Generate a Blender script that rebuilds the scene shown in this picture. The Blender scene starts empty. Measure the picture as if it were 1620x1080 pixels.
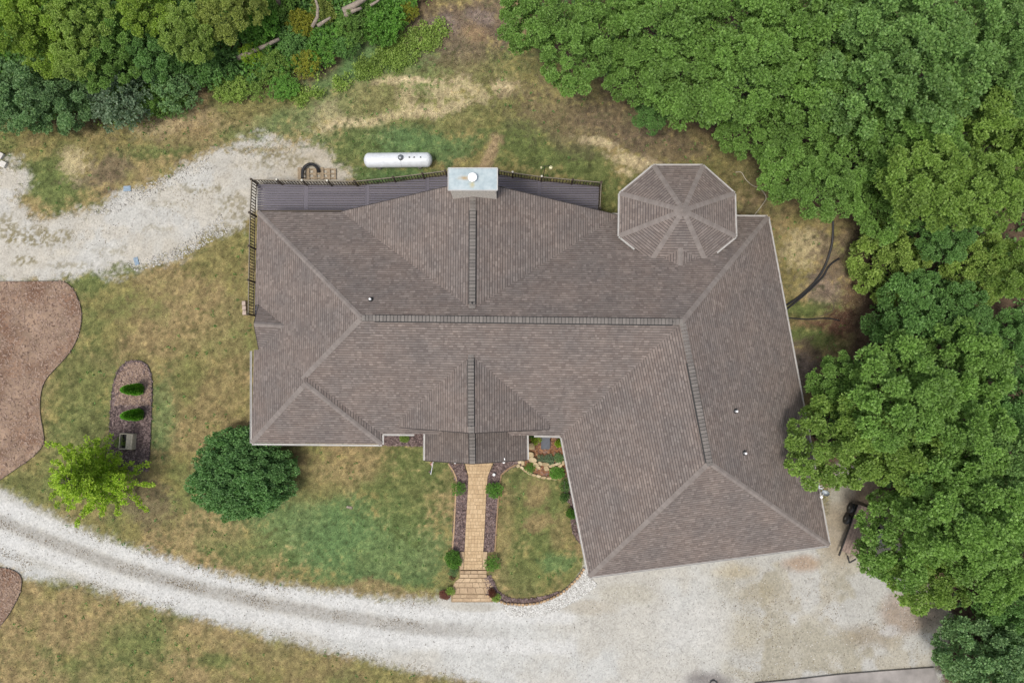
import bpy, math, random
import numpy as np
from mathutils import Vector, Matrix

random.seed(7)
rng = np.random.default_rng(11)
SC = bpy.context.scene
COL = SC.collection
R_ = math.radians

# ------------------------------------------------------------------ camera, sky, sun, exposure
FPX, CAMH, TILT = 1085.0, 47.0, R_(3.0)          # focal length in pixels of the 1620 px photo, drone height, tilt
cam = bpy.data.cameras.new('drone_camera')
cam.sensor_fit = 'HORIZONTAL'; cam.sensor_width = 36.0
cam.lens = 36.0 * FPX / 1620.0
cam.clip_start = 0.5; cam.clip_end = 3000
camo = bpy.data.objects.new('drone_camera', cam); COL.objects.link(camo)
camo.location = (0, 0, CAMH); camo.rotation_euler = (TILT, 0, 0)
SC.camera = camo

SUN_EL, SUN_AZ = R_(69), R_(222)                 # azimuth clockwise from +Y (top of the picture): sun in the lower left
world = bpy.data.worlds.new('World'); SC.world = world; world.use_nodes = True
wn = world.node_tree.nodes; wl = world.node_tree.links
bg = wn.get('Background') or wn.new('ShaderNodeBackground')
sky = wn.new('ShaderNodeTexSky'); sky.sky_type = 'NISHITA'; sky.sun_disc = False
sky.sun_elevation = SUN_EL; sky.sun_rotation = SUN_AZ
sky.air_density = 1.0; sky.dust_density = 4.0; sky.ozone_density = 0.6
hs = wn.new('ShaderNodeHueSaturation'); hs.inputs['Saturation'].default_value = 0.6     # thin high cloud: a paler sky
wl.new(sky.outputs[0], hs.inputs['Color']); wl.new(hs.outputs[0], bg.inputs[0]); bg.inputs[1].default_value = 0.12
sd = bpy.data.lights.new('sun', 'SUN'); sd.energy = 1.6; sd.angle = R_(11); sd.color = (1.0, 0.95, 0.87)
so = bpy.data.objects.new('sun', sd); COL.objects.link(so)
sdir = Vector((math.sin(SUN_AZ) * math.cos(SUN_EL), math.cos(SUN_AZ) * math.cos(SUN_EL), math.sin(SUN_EL)))
so.rotation_euler = (-sdir).to_track_quat('-Z', 'Y').to_euler(); so.location = (-30, -30, 60)
SC.view_settings.view_transform = 'Standard'; SC.view_settings.look = 'None'
SC.view_settings.gamma = 1.0; SC.view_settings.use_curve_mapping = False
SC.view_settings.exposure = 0.5
try:
    SC.cycles.use_denoising = True; SC.cycles.denoising_input_passes = 'RGB_ALBEDO_NORMAL'; SC.cycles.denoising_prefilter = 'NONE'
    SC.cycles.max_bounces = 6; SC.cycles.diffuse_bounces = 3; SC.cycles.transparent_max_bounces = 4
except Exception:
    pass

# ------------------------------------------------------------------ pixel <-> world
ct, st = math.cos(TILT), math.sin(TILT)
def U(px, py, z=0.0):
    dx, dy = (px - 810.0) / FPX, -(py - 540.0) / FPX
    y, zz = dy * ct + st, dy * st - ct
    k = (z - CAMH) / zz
    return Vector((dx * k, y * k, z))
def W2P(x, y, z=0.0):
    zz = z - CAMH
    yc = y * ct + zz * st; zc = -y * st + zz * ct
    return 810.0 + FPX * x / -zc, 540.0 - FPX * yc / -zc
def on_plane(px, py, pl):
    z = 3.0
    for _ in range(30):
        p = U(px, py, z); z = pl[0] * p.x + pl[1] * p.y + pl[2]
    p = U(px, py, z); return p
def PXL(pts, z=0.0):
    return [U(a, b, z) for a, b in pts]

# ------------------------------------------------------------------ noise
def _h(ix, iy, seed):
    n = (ix.astype(np.int64) * 374761393 + iy.astype(np.int64) * 668265263 + seed * 1442695041) & 0xffffffff
    n = ((n ^ (n >> 13)) * 1274126177) & 0xffffffff
    n = n ^ (n >> 16)
    return (n & 0xffff) / 65535.0
def vn(x, y, seed=0):
    x0 = np.floor(x); y0 = np.floor(y); fx = x - x0; fy = y - y0
    fx = fx * fx * (3 - 2 * fx); fy = fy * fy * (3 - 2 * fy)
    a = _h(x0, y0, seed); b = _h(x0 + 1, y0, seed); c = _h(x0, y0 + 1, seed); d = _h(x0 + 1, y0 + 1, seed)
    return (a * (1 - fx) + b * fx) * (1 - fy) + (c * (1 - fx) + d * fx) * fy
def fbm(x, y, sc, seed=0, oct=4):
    s = np.zeros_like(x); a = 0.5; t = 0
    for i in range(oct):
        s += a * vn(x * sc + 17.3 * i, y * sc - 9.1 * i, seed + i * 7); t += a; a *= 0.55; sc *= 2.07
    return s / t
def sstep(a, b, x):
    t = np.clip((x - a) / (b - a), 0, 1); return t * t * (3 - 2 * t)

# ------------------------------------------------------------------ object helpers
def link(o, parent=None):
    COL.objects.link(o)
    if parent is not None: o.parent = parent
    return o
def tag(o, label=None, cat=None, group=None, kind=None):
    if label: o['label'] = label
    if cat: o['category'] = cat
    if group: o['group'] = group
    if kind: o['kind'] = kind
    return o
def empty(name, loc, label, cat, group=None, rz=0.0):
    o = bpy.data.objects.new(name, None); o.empty_display_size = 0.3
    o.location = loc; o.rotation_euler = (0, 0, rz); link(o)
    return tag(o, label, cat, group)
def np_mesh(name, V, F, mat=None, col=None, smooth=False):
    """V (n,3); F (m,k) all faces with k corners; col per-vertex rgb."""
    me = bpy.data.meshes.new(name)
    V = np.asarray(V, dtype=np.float32); F = np.asarray(F, dtype=np.int32)
    m, k = F.shape
    me.vertices.add(len(V)); me.vertices.foreach_set('co', V.ravel())
    me.loops.add(m * k); me.loops.foreach_set('vertex_index', F.ravel())
    me.polygons.add(m); me.polygons.foreach_set('loop_start', np.arange(0, m * k, k, dtype=np.int32))
    if smooth: me.polygons.foreach_set('use_smooth', np.ones(m, dtype=bool))
    me.update(calc_edges=True)
    if col is not None:
        ca = me.color_attributes.new('Col', 'FLOAT_COLOR', 'POINT')
        c4 = np.ones((len(V), 4), dtype=np.float32); c4[:, :3] = col
        ca.data.foreach_set('color', c4.ravel())
    if mat: me.materials.append(mat)
    return me
def obj(name, me, parent=None, loc=None, rz=None):
    o = bpy.data.objects.new(name, me); link(o, parent)
    if loc is not None: o.location = loc
    if rz is not None: o.rotation_euler = (0, 0, rz)
    return o
class MB:
    def __init__(s): s.v = []; s.f = []
    def add(s, vs, fs):
        n = len(s.v); s.v += [tuple(v) for v in vs]; s.f += [tuple(n + i for i in f) for f in fs]; return s
    def box(s, c, sz, rz=0.0, taper=1.0):
        x, y, z = sz[0] / 2, sz[1] / 2, sz[2] / 2; cs, sn = math.cos(rz), math.sin(rz); vs = []
        for dz, t in ((-z, 1), (z, taper)):
            for dx, dy in ((-x, -y), (x, -y), (x, y), (-x, y)):
                vs.append((c[0] + (dx * cs - dy * sn) * t, c[1] + (dx * sn + dy * cs) * t, c[2] + dz))
        return s.add(vs, [(3, 2, 1, 0), (4, 5, 6, 7), (0, 1, 5, 4), (1, 2, 6, 5), (2, 3, 7, 6), (3, 0, 4, 7)])
    def beam(s, p, q, w, h, up=(0, 0, 1)):
        p, q = Vector(p), Vector(q); d = (q - p).normalized(); u = Vector(up)
        a = d.cross(u)
        if a.length < 1e-4: a = d.cross(Vector((1, 0, 0)))
        a.normalize(); b = a.cross(d).normalized(); a *= w / 2; b *= h / 2; vs = []
        for c in (p, q): vs += [c - a - b, c + a - b, c + a + b, c - a + b]
        return s.add(vs, [(3, 2, 1, 0), (4, 5, 6, 7), (0, 1, 5, 4), (1, 2, 6, 5), (2, 3, 7, 6), (3, 0, 4, 7)])
    def prism(s, pts, z0, z1):
        n = len(pts); vs = [(p[0], p[1], z0) for p in pts] + [(p[0], p[1], z1) for p in pts]
        A = sum(pts[i][0] * pts[(i + 1) % n][1] - pts[(i + 1) % n][0] * pts[i][1] for i in range(n))
        if A < 0: vs = vs[:n][::-1] + vs[n:][::-1]
        fs = [tuple(range(n))[::-1], tuple(range(n, 2 * n))] + [(i, (i + 1) % n, n + (i + 1) % n, n + i) for i in range(n)]
        return s.add(vs, fs)
    def tube(s, path, r, n=8, cap=True):
        path = [Vector(p) for p in path]; rings = []; m = len(path)
        rs = r if isinstance(r, (list, tuple)) else [r] * m
        for i, p in enumerate(path):
            d = (path[min(i + 1, m - 1)] - path[max(i - 1, 0)]).normalized()
            a = d.cross(Vector((0, 0, 1)))
            if a.length < 1e-3: a = d.cross(Vector((1, 0, 0)))
            a.normalize(); b = a.cross(d)
            rings.append([p + (a * math.cos(2 * math.pi * k / n) + b * math.sin(2 * math.pi * k / n)) * rs[i] for k in range(n)])
        vs = [v for rg in rings for v in rg]
        fs = [(i * n + k, i * n + (k + 1) % n, (i + 1) * n + (k + 1) % n, (i + 1) * n + k) for i in range(m - 1) for k in range(n)]
        if cap: fs += [tuple(range(n))[::-1], tuple(range((m - 1) * n, m * n))]
        return s.add(vs, fs)
    def lathe(s, prof, c, n=16, axis='z'):
        vs = []
        for r, h in prof:
            for k in range(n):
                a = 2 * math.pi * k / n
                if axis == 'z': vs.append((c[0] + r * math.cos(a), c[1] + r * math.sin(a), c[2] + h))
                elif axis == 'x': vs.append((c[0] + h, c[1] + r * math.cos(a), c[2] + r * math.sin(a)))
                else: vs.append((c[0] + r * math.sin(a), c[1] + h, c[2] + r * math.cos(a)))
        m = len(prof)
        fs = [(i * n + k, i * n + (k + 1) % n, (i + 1) * n + (k + 1) % n, (i + 1) * n + k) for i in range(m - 1) for k in range(n)]
        fs += [tuple(range(n))[::-1], tuple(range((m - 1) * n, m * n))]
        return s.add(vs, fs)
    def mesh(s, name, mat=None, smooth=False):
        me = bpy.data.meshes.new(name); me.from_pydata(s.v, [], s.f); me.update()
        if mat: me.materials.append(mat)
        if smooth:
            for p in me.polygons: p.use_smooth = True
        return me
    def build(s, name, mat=None, parent=None, smooth=False):
        return obj(name, s.mesh(name, mat, smooth), parent)

# ------------------------------------------------------------------ materials
def nmat(name):
    m = bpy.data.materials.new(name); m.use_nodes = True
    nt = m.node_tree; b = nt.nodes.get('Principled BSDF')
    return m, nt, b
def node(nt, t, **kw):
    n = nt.nodes.new(t)
    for k, v in kw.items(): setattr(n, k, v)
    return n
def ramp(nt, fac, stops):
    r = node(nt, 'ShaderNodeValToRGB'); e = r.color_ramp.elements
    while len(e) < len(stops): e.new(0.5)
    for i, (p, c) in enumerate(stops):
        e[i].position = p; e[i].color = (*c, 1)
    nt.links.new(fac, r.inputs[0]); return r.outputs[0]
def noise_out(nt, scale, detail=4.0, rough=0.6, vec=None):
    n = node(nt, 'ShaderNodeTexNoise'); n.inputs['Scale'].default_value = scale
    n.inputs['Detail'].default_value = detail; n.inputs['Roughness'].default_value = rough
    if vec is not None: nt.links.new(vec, n.inputs['Vector'])
    return n.outputs['Fac']
def mul(nt, a, b, fac=1.0, mode='MULTIPLY'):
    m = node(nt, 'ShaderNodeMix', data_type='RGBA', blend_type=mode)
    m.inputs[0].default_value = fac
    nt.links.new(a, m.inputs[6])
    if isinstance(b, tuple): m.inputs[7].default_value = (*b, 1)
    else: nt.links.new(b, m.inputs[7])
    return m.outputs[2]
def bump(nt, b, fac, strength=0.4, dist=0.03):
    n = node(nt, 'ShaderNodeBump'); n.inputs['Strength'].default_value = strength; n.inputs['Distance'].default_value = dist
    nt.links.new(fac, n.inputs['Height']); nt.links.new(n.outputs[0], b.inputs['Normal'])
def gpos(nt): return node(nt, 'ShaderNodeNewGeometry').outputs['Position']
def simple(name, c, rough=0.7, var=0.25, scale=6.0, metal=0.0, bumpd=0.0, world=True):
    m, nt, b = nmat(name); p = gpos(nt) if world else node(nt, 'ShaderNodeTexCoord').outputs['Object']
    f = noise_out(nt, scale, 5.0, 0.65, p)
    lo = tuple(x * (1 - var) for x in c); hi = tuple(min(1, x * (1 + var)) for x in c)
    nt.links.new(ramp(nt, f, [(0.3, lo), (0.7, hi)]), b.inputs['Base Color'])
    b.inputs['Roughness'].default_value = rough; b.inputs['Metallic'].default_value = metal
    if bumpd: bump(nt, b, f, 0.6, bumpd)
    return m
def island(name, stops, rough=0.8, big=None, bigscale=0.25, fine=40.0, objrand=False):
    """colour picked per separate piece (mesh island or object), with large stains and fine grain."""
    m, nt, b = nmat(name)
    src = node(nt, 'ShaderNodeObjectInfo').outputs['Random'] if objrand else node(nt, 'ShaderNodeNewGeometry').outputs['Random Per Island']
    c = ramp(nt, src, stops); p = gpos(nt)
    if big:
        f = noise_out(nt, bigscale, 4.0, 0.6, p); c = mul(nt, c, ramp(nt, f, [(0.35, big[0]), (0.65, big[1])]))
    f2 = noise_out(nt, fine, 3.0, 0.7, p)
    c = mul(nt, c, ramp(nt, f2, [(0.25, (0.72,) * 3), (0.75, (1.25,) * 3)]))
    nt.links.new(c, b.inputs['Base Color']); b.inputs['Roughness'].default_value = rough
    return m
def leafmat(name, stops, trans=0.3, val=(0.75, 1.2)):
    m, nt, b = nmat(name); nt.nodes.remove(b)
    out = nt.nodes.get('Material Output')
    c = ramp(nt, node(nt, 'ShaderNodeNewGeometry').outputs['Random Per Island'], stops)
    f = noise_out(nt, 0.45, 3.0, 0.6, gpos(nt))
    c = mul(nt, c, ramp(nt, f, [(0.3, (val[0],) * 3), (0.7, (val[1], val[1], val[1] * 0.95))]))
    d = node(nt, 'ShaderNodeBsdfPrincipled'); d.inputs['Roughness'].default_value = 0.55
    d.inputs['Specular IOR Level'].default_value = 0.35
    t = node(nt, 'ShaderNodeBsdfTranslucent'); mx = node(nt, 'ShaderNodeMixShader'); mx.inputs[0].default_value = trans
    nt.links.new(c, d.inputs['Base Color']); nt.links.new(mul(nt, c, (1.2, 1.25, 0.6)), t.inputs[0])
    nt.links.new(d.outputs[0], mx.inputs[1]); nt.links.new(t.outputs[0], mx.inputs[2]); nt.links.new(mx.outputs[0], out.inputs[0])
    return m
def attrmat(name, fine, lo, hi, rough=0.95, bumpd=0.02, speck=None):
    m, nt, b = nmat(name)
    a = node(nt, 'ShaderNodeAttribute'); a.attribute_name = 'Col'; p = gpos(nt)
    f = noise_out(nt, fine, 5.0, 0.75, p)
    c = mul(nt, a.outputs['Color'], ramp(nt, f, [(0.25, (lo,) * 3), (0.75, (hi,) * 3)]))
    if name == 'lawn_and_soil':
        c = mul(nt, c, ramp(nt, noise_out(nt, 4.5, 6.0, .8, p), [(0.3, (.66,) * 3), (0.7, (1.36,) * 3)]))
    if speck:
        v = node(nt, 'ShaderNodeTexVoronoi'); v.inputs['Scale'].default_value = speck; nt.links.new(p, v.inputs['Vector'])
        c = mul(nt, c, ramp(nt, v.outputs['Color'], [(0.05, (0.80,) * 3), (0.5, (1.0,) * 3), (0.95, (1.12,) * 3)]))
    nt.links.new(c, b.inputs['Base Color']); b.inputs['Roughness'].default_value = rough
    b.inputs['Specular IOR Level'].default_value = 0.15
    bump(nt, b, f, 0.7, bumpd)
    return m

SH = [(0.0, (0.134, 0.110, 0.099)), (0.3, (0.156, 0.130, 0.117)), (0.7, (0.171, 0.145, 0.131)), (0.9, (0.190, 0.161, 0.145)), (1.0, (0.215, 0.183, 0.164))]
M_shingle = island('asphalt_shingle', SH, 0.92, ((0.90, 0.92, 0.94), (1.09, 1.05, 1.02)), 0.45, 30)
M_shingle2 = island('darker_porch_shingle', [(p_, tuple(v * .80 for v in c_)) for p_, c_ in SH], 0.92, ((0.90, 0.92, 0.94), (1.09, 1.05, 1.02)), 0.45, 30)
M_cap = island('ridge_cap_shingle', [(0, (0.135, 0.122, 0.112)), (1, (0.185, 0.168, 0.152))], 0.92, objrand=True, fine=30)
M_hip = island('hip_shingle', [(0, (0.165, 0.143, 0.130)), (1, (0.212, 0.186, 0.169))], 0.92, fine=30)
M_underlay = simple('roof_underlay', (0.045, 0.038, 0.036), 0.9)
M_vent = simple('ridge_vent_plastic', (0.02, 0.02, 0.02), 0.7)
M_gutter = simple('white_aluminium', (0.43, 0.42, 0.40), 0.45, 0.1, 3)
M_siding = simple('beige_siding', (0.42, 0.38, 0.31), 0.8, 0.12, 1.5)
M_stone = island('field_stone', [(0, (0.30, 0.27, 0.23)), (0.5, (0.42, 0.38, 0.32)), (1, (0.55, 0.50, 0.44))], 0.85, fine=18)
M_chim = simple('chimney_stone', (0.52, 0.48, 0.42), 0.9, 0.35, 9, bumpd=0.03)
M_deck = island('deck_board', [(0, (0.092, 0.083, 0.102)), (0.5, (0.106, 0.096, 0.117)), (1, (0.122, 0.110, 0.132))], 0.6, objrand=True, fine=14)
M_rail = simple('dark_stained_rail', (0.055, 0.040, 0.026), 0.6, 0.25, 8)
M_railcap = simple('sky_lit_rail_cap', (0.17, 0.145, 0.105), 0.6, 0.25, 8)  # paler than the rail: sky reflection on its top put into the colour
M_white = simple('white_paint', (0.78, 0.79, 0.80), 0.35, 0.05, 2)
M_black = simple('black_rubber', (0.018, 0.018, 0.02), 0.5, 0.3, 10)
M_grey = simple('grey_metal', (0.22, 0.24, 0.26), 0.4, 0.2, 8, 0.5)
M_bark = simple('bark', (0.11, 0.085, 0.062), 0.95, 0.35, 9, bumpd=0.02)
M_dead = simple('dead_wood', (0.25, 0.21, 0.17), 0.95, 0.4, 7, bumpd=0.02)
M_wood = simple('weathered_wood', (0.42, 0.37, 0.28), 0.85, 0.3, 9)
M_palwood = simple('old_pallet_wood', (0.26, 0.20, 0.13), 0.9, 0.4, 7)
M_mulch_p = simple('pale_brown_mulch', (0.250, 0.176, 0.124), 0.98, 0.35, 0.9, bumpd=0.02)
_nt = M_mulch_p.node_tree; _b = _nt.nodes['Principled BSDF']; _c = _b.inputs['Base Color'].links[0].from_socket      # rotted reddish patches
_nt.links.new(mul(_nt, _c, ramp(_nt, noise_out(_nt, .42, 4.0, .6, gpos(_nt)), [(.46, (1, 1, 1)), (.66, (.62, .50, .45))])), _b.inputs['Base Color'])
M_mulch_d = simple('dark_mulch', (0.085, 0.058, 0.055), 0.98, 0.5, 2.5, bumpd=0.03)
M_mulch_w = simple('reddish_mulch', (0.185, 0.122, 0.100), 0.98, 0.4, 2.0, bumpd=0.03)
M_chip = island('mulch_chip', [(0, (0.11, 0.070, 0.052)), (0.25, (0.22, 0.148, 0.11)), (1, (0.34, 0.25, 0.195))], 0.95)
M_chip_d = island('dark_mulch_chip', [(0, (0.05, 0.034, 0.034)), (0.5, (0.13, 0.09, 0.085)), (1, (0.24, 0.18, 0.165))], 0.95)
M_chip_o = island('orange_bark_chip', [(0, (0.10, 0.04, 0.02)), (0.6, (0.25, 0.115, 0.055)), (1, (0.36, 0.20, 0.11))], 0.95)
M_paver = island('tan_paver', [(0, (0.41, 0.29, 0.165)), (0.5, (0.46, 0.33, 0.19)), (1, (0.51, 0.375, 0.225))], 0.85, objrand=True, fine=12)
M_paver_old = island('worn_tan_slab', [(0, (0.36, 0.265, 0.165)), (1, (0.46, 0.345, 0.22))], 0.9, ((0.8, 0.76, 0.74), (1.1, 1.1, 1.1)), 1.2, 12, True)
M_sand = simple('joint_sand', (0.24, 0.175, 0.105), 0.95)
M_brick = island('tan_edging_brick', [(0, (0.26, 0.17, 0.09)), (1, (0.42, 0.29, 0.17))], 0.9, objrand=True, fine=20)
M_sandstone = island('sandstone', [(0, (0.34, 0.26, 0.15)), (0.6, (0.45, 0.36, 0.22)), (1, (0.52, 0.44, 0.30))], 0.9, ((0.8, 0.8, 0.78), (1.15, 1.12, 1.1)), 2.0, 14, True)
M_edging = simple('black_plastic_edging', (0.022, 0.022, 0.022), 0.6)
M_conc = simple('weathered_slab', (0.26, 0.24, 0.225), 0.9, 0.35, 0.6, bumpd=0.01)
M_blue = simple('faded_blue_plastic', (0.19, 0.26, 0.33), 0.6, 0.2, 8)
M_chimtop_nodes = None

# ------------------------------------------------------------------ ground colours
HOUSE_PX = [(400, 335), (1215, 343), (1300, 860), (935, 905), (890, 700), (835, 725), (672, 725), (655, 690), (400, 700)]
DRIVE = [(-90, 765), (0, 780), (45, 802), (100, 830), (200, 870), (300, 900), (400, 924), (500, 942), (600, 951), (690, 955), (700, 948), (780, 950), (800, 956), (830, 958), (861, 953), (887, 941), (911, 921), (926, 898),
         (934, 890), (1000, 880), (1300, 835), (1330, 740), (1390, 765), (1415, 850), (1460, 930), (1500, 975), (1480, 1045), (1475, 1140), (810, 1140),
         (785, 1078), (700, 1062), (600, 1040), (500, 1016), (400, 992), (300, 966), (200, 940), (120, 914), (80, 910), (40, 905), (0, 888), (-90, 862)]
TRACK = [(-90, 300), (0, 305), (30, 318), (50, 345), (140, 340), (200, 306), (260, 282), (320, 256), (390, 222), (440, 212), (490, 218), (530, 236), (565, 272),
         (560, 310), (405, 330), (395, 345), (330, 368), (270, 408), (215, 424), (150, 428), (100, 438), (0, 444), (-90, 446)]
BED_L = [(-90, 446), (0, 445), (60, 445), (100, 444), (115, 455), (126, 478), (130, 500), (125, 530), (110, 560), (75, 595), (65, 615), (62, 650), (69, 685), (70, 703), (50, 725), (20, 745), (-10, 766), (-90, 790)]
BED_B = [(-90, 890), (0, 897), (22, 901), (35, 912), (33, 935), (20, 962), (0, 992), (-90, 1060)]
BED_I = [(171, 745), (172, 700), (175, 640), (178, 610), (186, 585), (200, 572), (216, 569), (230, 573), (238, 586), (241, 605), (240, 640), (238, 690), (235, 745)]
BED_W1 = [(708, 732), (734, 734), (741, 755), (740, 790), (737, 830), (735, 872), (715, 872), (717, 830), (720, 790), (723, 768), (718, 750)]
BED_W2 = [(782, 732), (834, 726), (822, 735), (803, 743), (792, 752), (789, 772), (786, 800), (784, 830), (782, 872), (765, 872), (767, 830), (770, 780), (771, 755)]
BED_E = [(604, 680), (674, 672), (672, 706), (604, 704)]
BED_R = [(828, 690), (893, 686), (906, 752), (880, 758), (848, 750), (832, 742), (820, 734)]
PEBBLE = [(798, 955), (812, 956.5), (830, 957), (846, 955.5), (861, 951.5), (874, 946.5), (887, 939.5), (900, 929.5), (911, 918.5), (919, 909), (924, 898), (934, 912), (945, 925), (915, 948), (880, 966), (840, 976), (806, 973), (796, 962)]
CURVEBED = [(766, 912), (770, 940), (778, 945), (790, 950), (800, 952.5), (812, 954), (830, 954.5), (846, 953), (861, 949), (874, 944), (887, 937), (884, 935), (871, 940), (856, 944), (838, 947), (818, 947), (802, 944), (788, 934), (776, 910)]
WOOD_R = [(800, -80), (812, 30), (850, 95), (930, 120), (965, 165), (1060, 195), (1140, 235), (1215, 270), (1265, 340), (1340, 360), (1350, 450), (1330, 550), (1270, 600), (1262, 720), (1310, 760), (1400, 790), (1480, 930), (1480, 1140), (1750, 1140), (1750, -80)]
WOOD_L = [(-90, -80), (-90, 195), (60, 205), (160, 205), (230, 200), (300, 180), (330, 155), (420, 150), (520, 130), (560, 85), (640, 45), (690, 15), (720, -80)]

def sdf(px, py, poly):
    """signed distance in pixels, positive inside."""
    d = np.full(px.shape, 1e9); ins = np.zeros(px.shape, bool); n = len(poly)
    for i in range(n):
        ax, ay = poly[i]; bx, by = poly[(i + 1) % n]
        ex, ey = bx - ax, by - ay
        t = np.clip(((px - ax) * ex + (py - ay) * ey) / (ex * ex + ey * ey + 1e-9), 0, 1)
        d = np.minimum(d, (px - ax - t * ex) ** 2 + (py - ay - t * ey) ** 2)
        if abs(ey) > 1e-9:
            c = (ay > py) != (by > py)
            ins ^= c & (px < ex * (py - ay) / ey + ax)
    d = np.sqrt(d); return np.where(ins, d, -d)
def pline(px, py, pts):
    d = np.full(px.shape, 1e9)
    for (ax, ay), (bx, by) in zip(pts[:-1], pts[1:]):
        ex, ey = bx - ax, by - ay
        t = np.clip(((px - ax) * ex + (py - ay) * ey) / (ex * ex + ey * ey), 0, 1)
        d = np.minimum(d, np.hypot(px - ax - t * ex, py - ay - t * ey))
    return d
TAN, GRN, LUSH, OLV = (0.218, 0.168, 0.082), (0.096, 0.122, 0.040), (0.088, 0.152, 0.056), (0.158, 0.142, 0.055)
STRAW, DIRT, LITTER, RED, DARK, PINK = (0.47, 0.385, 0.235), (0.27, 0.185, 0.10), (0.135, 0.100, 0.070), (0.115, 0.058, 0.042), (0.05, 0.045, 0.028), (0.21, 0.165, 0.14)
BLOBS = [  # px, py, rx, ry, angle, colour, weight
    (620, 150, 230, 90, -.15, LUSH, .42), (860, 190, 130, 80, .2, GRN, .5), (420, 190, 130, 40, -.2, LUSH, .35), (1060, 240, 100, 50, .2, OLV, .5),
    (480, 830, 150, 70, 0.05, LUSH, .8), (600, 870, 130, 70, 0, LUSH, .75), (640, 790, 70, 70, 0, GRN, .8), (660, 730, 60, 40, 0, GRN, .7), (380, 860, 90, 40, .2, GRN, .6), (535, 735, 60, 40, 0, TAN, .7),
    (850, 800, 55, 80, 0, GRN, .8), (840, 900, 60, 40, 0, GRN, .7), (885, 895, 30, 20, 0, LUSH, .7), (845, 775, 22, 22, 0, TAN, .9), (848, 825, 28, 14, 0, TAN, .9), (885, 840, 16, 30, 0, TAN, .5), (795, 850, 14, 70, 0, TAN, .4),
    (130, 640, 60, 120, 0, GRN, .55), (260, 650, 26, 60, 0, LUSH, .6), (135, 690, 50, 60, 0, GRN, .5), (265, 440, 80, 40, 0, TAN, .6), (320, 500, 110, 60, 0, TAN, .5), (180, 432, 60, 16, -.1, GRN, .8), (140, 450, 40, 20, .3, GRN, .8), (345, 410, 50, 25, -.4, OLV, .8), (330, 600, 60, 80, 0, OLV, .4), (320, 680, 40, 60, 0, TAN, .5),
    (210, 790, 70, 40, .2, LITTER, .6), (60, 770, 70, 30, .3, GRN, .5), (330, 830, 80, 25, .2, TAN, .5), (600, 935, 120, 12, .08, TAN, .9), (500, 770, 60, 20, 0, OLV, .5),
    (120, 980, 90, 40, 0, TAN, .4), (230, 1010, 60, 50, 0, GRN, .5), (330, 1010, 60, 30, 0, TAN, .6), (450, 1040, 90, 30, .2, TAN, .5), (150, 1060, 70, 30, 0, GRN, .4), (340, 1045, 30, 16, 0, GRN, .7),
    (90, 295, 48, 44, .2, GRN, .95), (75, 270, 50, 24, 0, GRN, .7), (180, 240, 70, 40, -.1, OLV, .7), (170, 270, 50, 25, -.3, LITTER, .7), (120, 255, 18, 26, 0, STRAW, .6), (260, 235, 60, 22, -.15, GRN, .9), (300, 222, 80, 16, -.1, TAN, .7), (280, 195, 80, 18, -.15, STRAW, .4), (350, 190, 70, 24, -.2, DIRT, .5), (420, 165, 70, 20, -.2, OLV, .8), (370, 210, 30, 12, -.2, GRN, .6),
    (545, 110, 90, 30, -.3, LUSH, .7), (590, 90, 80, 30, -.35, LUSH, .85), (650, 75, 80, 30, -.3, LUSH, .6), (680, 50, 70, 30, -.2, LITTER, .8), (720, 60, 50, 50, 0, LITTER, .8), (770, 30, 50, 40, 0, LITTER, .9), (700, 45, 26, 14, 0, PINK, .7), (760, 25, 24, 14, 0, PINK, .7), (745, 55, 22, 12, 0, DIRT, .5),
    (760, 160, 130, 60, .1, OLV, .5), (640, 128, 50, 7, -.05, STRAW, .9), (700, 142, 40, 18, .1, STRAW, .6), (740, 140, 40, 12, .5, STRAW, .5), (800, 138, 20, 14, 0, STRAW, .85), (560, 195, 60, 8, -.12, STRAW, .8), (640, 180, 60, 8, -.2, STRAW, .75), (640, 155, 14, 26, .2, STRAW, .7), (605, 165, 60, 40, 0, OLV, .4), (690, 165, 60, 8, -.15, STRAW, .5), (520, 190, 20, 26, 0, STRAW, .4),
    (600, 225, 110, 24, -.05, LUSH, .45), (660, 230, 110, 26, 0, LUSH, .8), (620, 272, 70, 14, 0, LUSH, .9), (560, 240, 40, 40, 0, GRN, .8), (840, 245, 80, 36, .15, GRN, .95), (830, 210, 40, 20, 0, GRN, .7), (930, 270, 60, 36, .25, GRN, .85), (965, 310, 24, 34, 0, GRN, .6), (890, 160, 90, 44, .2, TAN, .5), (900, 190, 90, 50, .2, LITTER, .45), (985, 190, 80, 40, .2, LITTER, .55), (945, 225, 40, 10, .3, STRAW, .8), (1010, 250, 50, 12, .12, STRAW, .9), (990, 268, 16, 8, .2, STRAW, .8), (1050, 225, 80, 26, .2, LITTER, .6), (1190, 290, 60, 50, .5, LITTER, .5), (1170, 270, 50, 40, 0, OLV, .6),
    (1260, 420, 30, 60, 0, OLV, .8), (1275, 390, 36, 30, .3, STRAW, .55), (1310, 420, 30, 50, 0, LITTER, .8), (1300, 455, 40, 30, 0, PINK, .5), (1265, 490, 30, 14, 0, GRN, .9), (1300, 490, 40, 14, 0, GRN, .7), (1325, 510, 36, 22, -.4, RED, .9), (1280, 515, 30, 10, 0, RED, .6), (1275, 535, 40, 16, 0, GRN, .9), (1350, 460, 24, 34, 0, RED, .6), (1275, 570, 26, 30, 0, LITTER, .9), (1265, 590, 20, 30, 0, PINK, .9), (1340, 380, 30, 26, 0, LITTER, .6),
    (1370, 780, 60, 60, 0, LITTER, .7), (1500, 960, 70, 30, .2, RED, .7), (1450, 985, 60, 24, 0, PINK, .6), (1495, 965, 60, 40, 0, LITTER, .8),
]
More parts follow.
